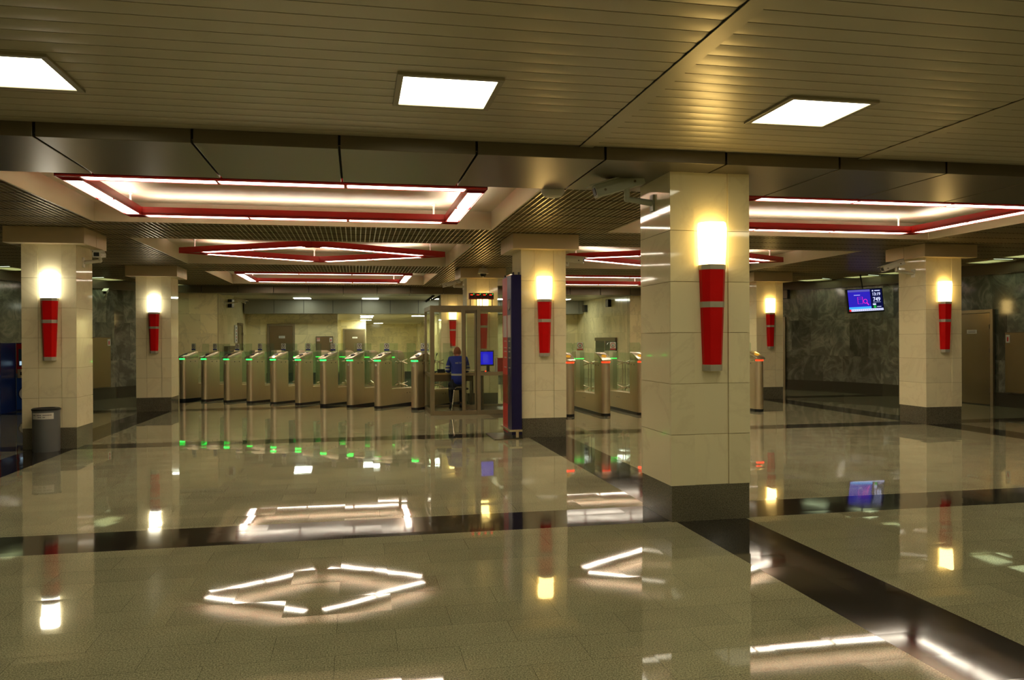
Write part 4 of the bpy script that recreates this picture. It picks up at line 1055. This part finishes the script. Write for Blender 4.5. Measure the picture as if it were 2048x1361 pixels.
# ------------------------------------------------------------------ security cameras and small ceiling things
def cctv(label, body, aim, anchor, L=.38, w=.10, h=.095, mat='cam_grey', name='security_camera'):
    """body: centre of the housing, aim: direction the lens looks, anchor: point of the arm on the column or wall"""
    d = Vector(aim).normalized(); B = Vector(body)
    t = thing(name, label, 'security camera', tuple(anchor)); A = Vector(anchor)
    rot = d.to_track_quat('-Y', 'Z').to_matrix().to_4x4()
    T = Matrix.Translation(B - A) @ rot
    m = MB(); m.T = T; m.extrude([(-w / 2, -h / 2), (w / 2, -h / 2), (w / 2 + .004, h * .1), (w * .36, h / 2), (-w * .36, h / 2), (-w / 2 - .004, h * .1)], -L / 2, L / 2, 0, 'y')
    hs = m.build('housing', M[mat], t, bevel=.004)
    m = MB(); m.T = T; m.box(-w * .62, w * .62, -L / 2 - .05, L / 2, h / 2, h / 2 + .01); m.build('sun_hood', M[mat], hs)
    m = MB(); m.T = T; m.box(-w * .34, w * .34, -L / 2 - .006, -L / 2 + .002, -h * .3, h * .28); m.build('lens_window', M['black'], hs)
    m = MB(); m.T = T
    for s in (-1, 1):
        for q in (-.32, .3): m.cone((s * w * .5, L * q, -.012), (s * w * .53, L * q, -.012), .012, .012, 10)
    m.build('screw', M['steel_dark'], hs)
    C = B - A + Vector((0, 0, -h / 2)) - d * (L * .18)
    K = Vector((C.x, C.y, min(C.z - .04, -.0 + C.z - .05)))
    K.z = max(min(C.z - .05, 0.03), C.z - .12)
    m = MB(); m.cone(C, K, .024, .028, 12); m.sphere(tuple(K), .03, 12, 8); m.cone(K, (0, 0, -.0), .026, .03, 12); m.build('bracket_arm', M[mat], t, smooth=True)
    n = Vector((K.x, K.y, 0)).normalized() if (abs(K.x) + abs(K.y)) > .02 else Vector((0, 0, -1))
    m = MB(); m.bar(tuple(-n * .0), tuple(n * .02), .08, .15); m.build('wall_plate', M[mat], t, bevel=.003)
    return t
cctv('large grey bullet security camera on the left side of the near column', (2.335, 6.80, 2.985), (-1, .05, -.30), (2.668, 6.80, 2.83), L=.46, w=.12, h=.11)
c_ = cctv('white security camera facing the viewer on the leftmost column', (-3.83, 12.95, 2.915), (.05, -1, -.10), (-4.077, 13.0, 2.79), L=.32, w=.11, h=.10, mat='white_plastic')
cctv('pale security camera on the left side of the far right column', (9.62, 12.75, 2.90), (-1, .1, -.35), (10.133, 12.85, 2.77), L=.42, w=.11, h=.10, mat='white_plastic')
cctv('security camera behind the upper right of the middle column', (3.62, 13.0, 2.95), (1, -.5, -.12), (3.343, 13.0, 2.86), L=.42, w=.11, h=.10, mat='white_plastic')
cctv('pale security camera left of the column behind the booth', (2.24, 18.80, 2.93), (-1, .0, -.28), (2.561, 18.9, 2.86), L=.44, w=.10, h=.09, mat='white_plastic')
p, a = chord(LW, 23.3, 23.5, 0.0)
cctv('small white security camera on the dark marble wall between the left columns', (p.x + .12, p.y - .36, 2.93), (.1, -1, -.3), (p.x, p.y, 2.80), L=.26, w=.10, h=.09, mat='white_plastic')
cctv('security camera on a side arm under the far beam at left', (-3.72, 26.9, 2.90), (1, -.2, -.35), (-4.20, 26.9, 2.80), L=.40, w=.11, h=.10, mat='white_plastic')
cctv('dark security camera under the far beam left of the booth post', (2.38, 25.9, 2.93), (-1, -.1, -.75), (2.70, 25.9, 3.0), L=.36, w=.07, h=.06, mat='black')

t = thing('dome_camera', 'dome security camera hanging in front of the column behind the booth', 'security camera', (2.88, 17.95, Z_G - .0))
MB().lathe([(.03, 0), (.03, -.03), (.09, -.05), (.115, -.12), (.12, -.155), (.125, -.165)][::-1], 24).build('housing', M['white_plastic'], t, smooth=True)
MB().sphere((0, 0, -.165), .075, 18, 8, 0, (1, 1, 1.1), -1, 0.0).build('dome', pmat('dark_dome', (.01, .01, .01), .05), t, smooth=True)
t = thing('smoke_detector', 'white disc shaped detector under the near beam left of the near column', 'detector', (1.90, 7.50, Z_G))
MB().lathe([(.05, -.285), (.085, -.275), (.115, -.235), (.117, -.215), (.10, -.208)], 28).build('disc', M['white_plastic'], t, smooth=True); MB().cone((0, 0, 0.01), (0, 0, -.21), .03, .03, 12).build('stem', M['white_plastic'], t)
def speaker(x, y, z, rz, label):
    t = thing('speaker', label, 'speaker', (x, y, z), rz)
    MB().box(-.08, .08, -.16, -.02, -.14, .14).build('case', M['black'], t, bevel=.008); MB().box(-.02, .02, -.02, .0, -.05, .05).build('bracket', M['steel_dark'], t)
    MB().box(-.07, .07, -.168, -.16, -.12, .12).build('grille', M['steel_dark'], t)
speaker(-4.19, 27.6, 2.82, R(70), 'black wall speaker on the pale left wall under the far beam')
speaker(9.14, 27.6, 2.88, R(-70), 'black wall speaker on the pale right wall, nearer the column')
speaker(9.14, 30.6, 2.80, R(-70), 'black wall speaker on the pale right wall, beside the far fascia')
p, a = place_on(RW, 21.85, 0.10); speaker(p.x, p.y, 2.90, a + math.pi, 'black speaker on the dark wall right of the distant column')
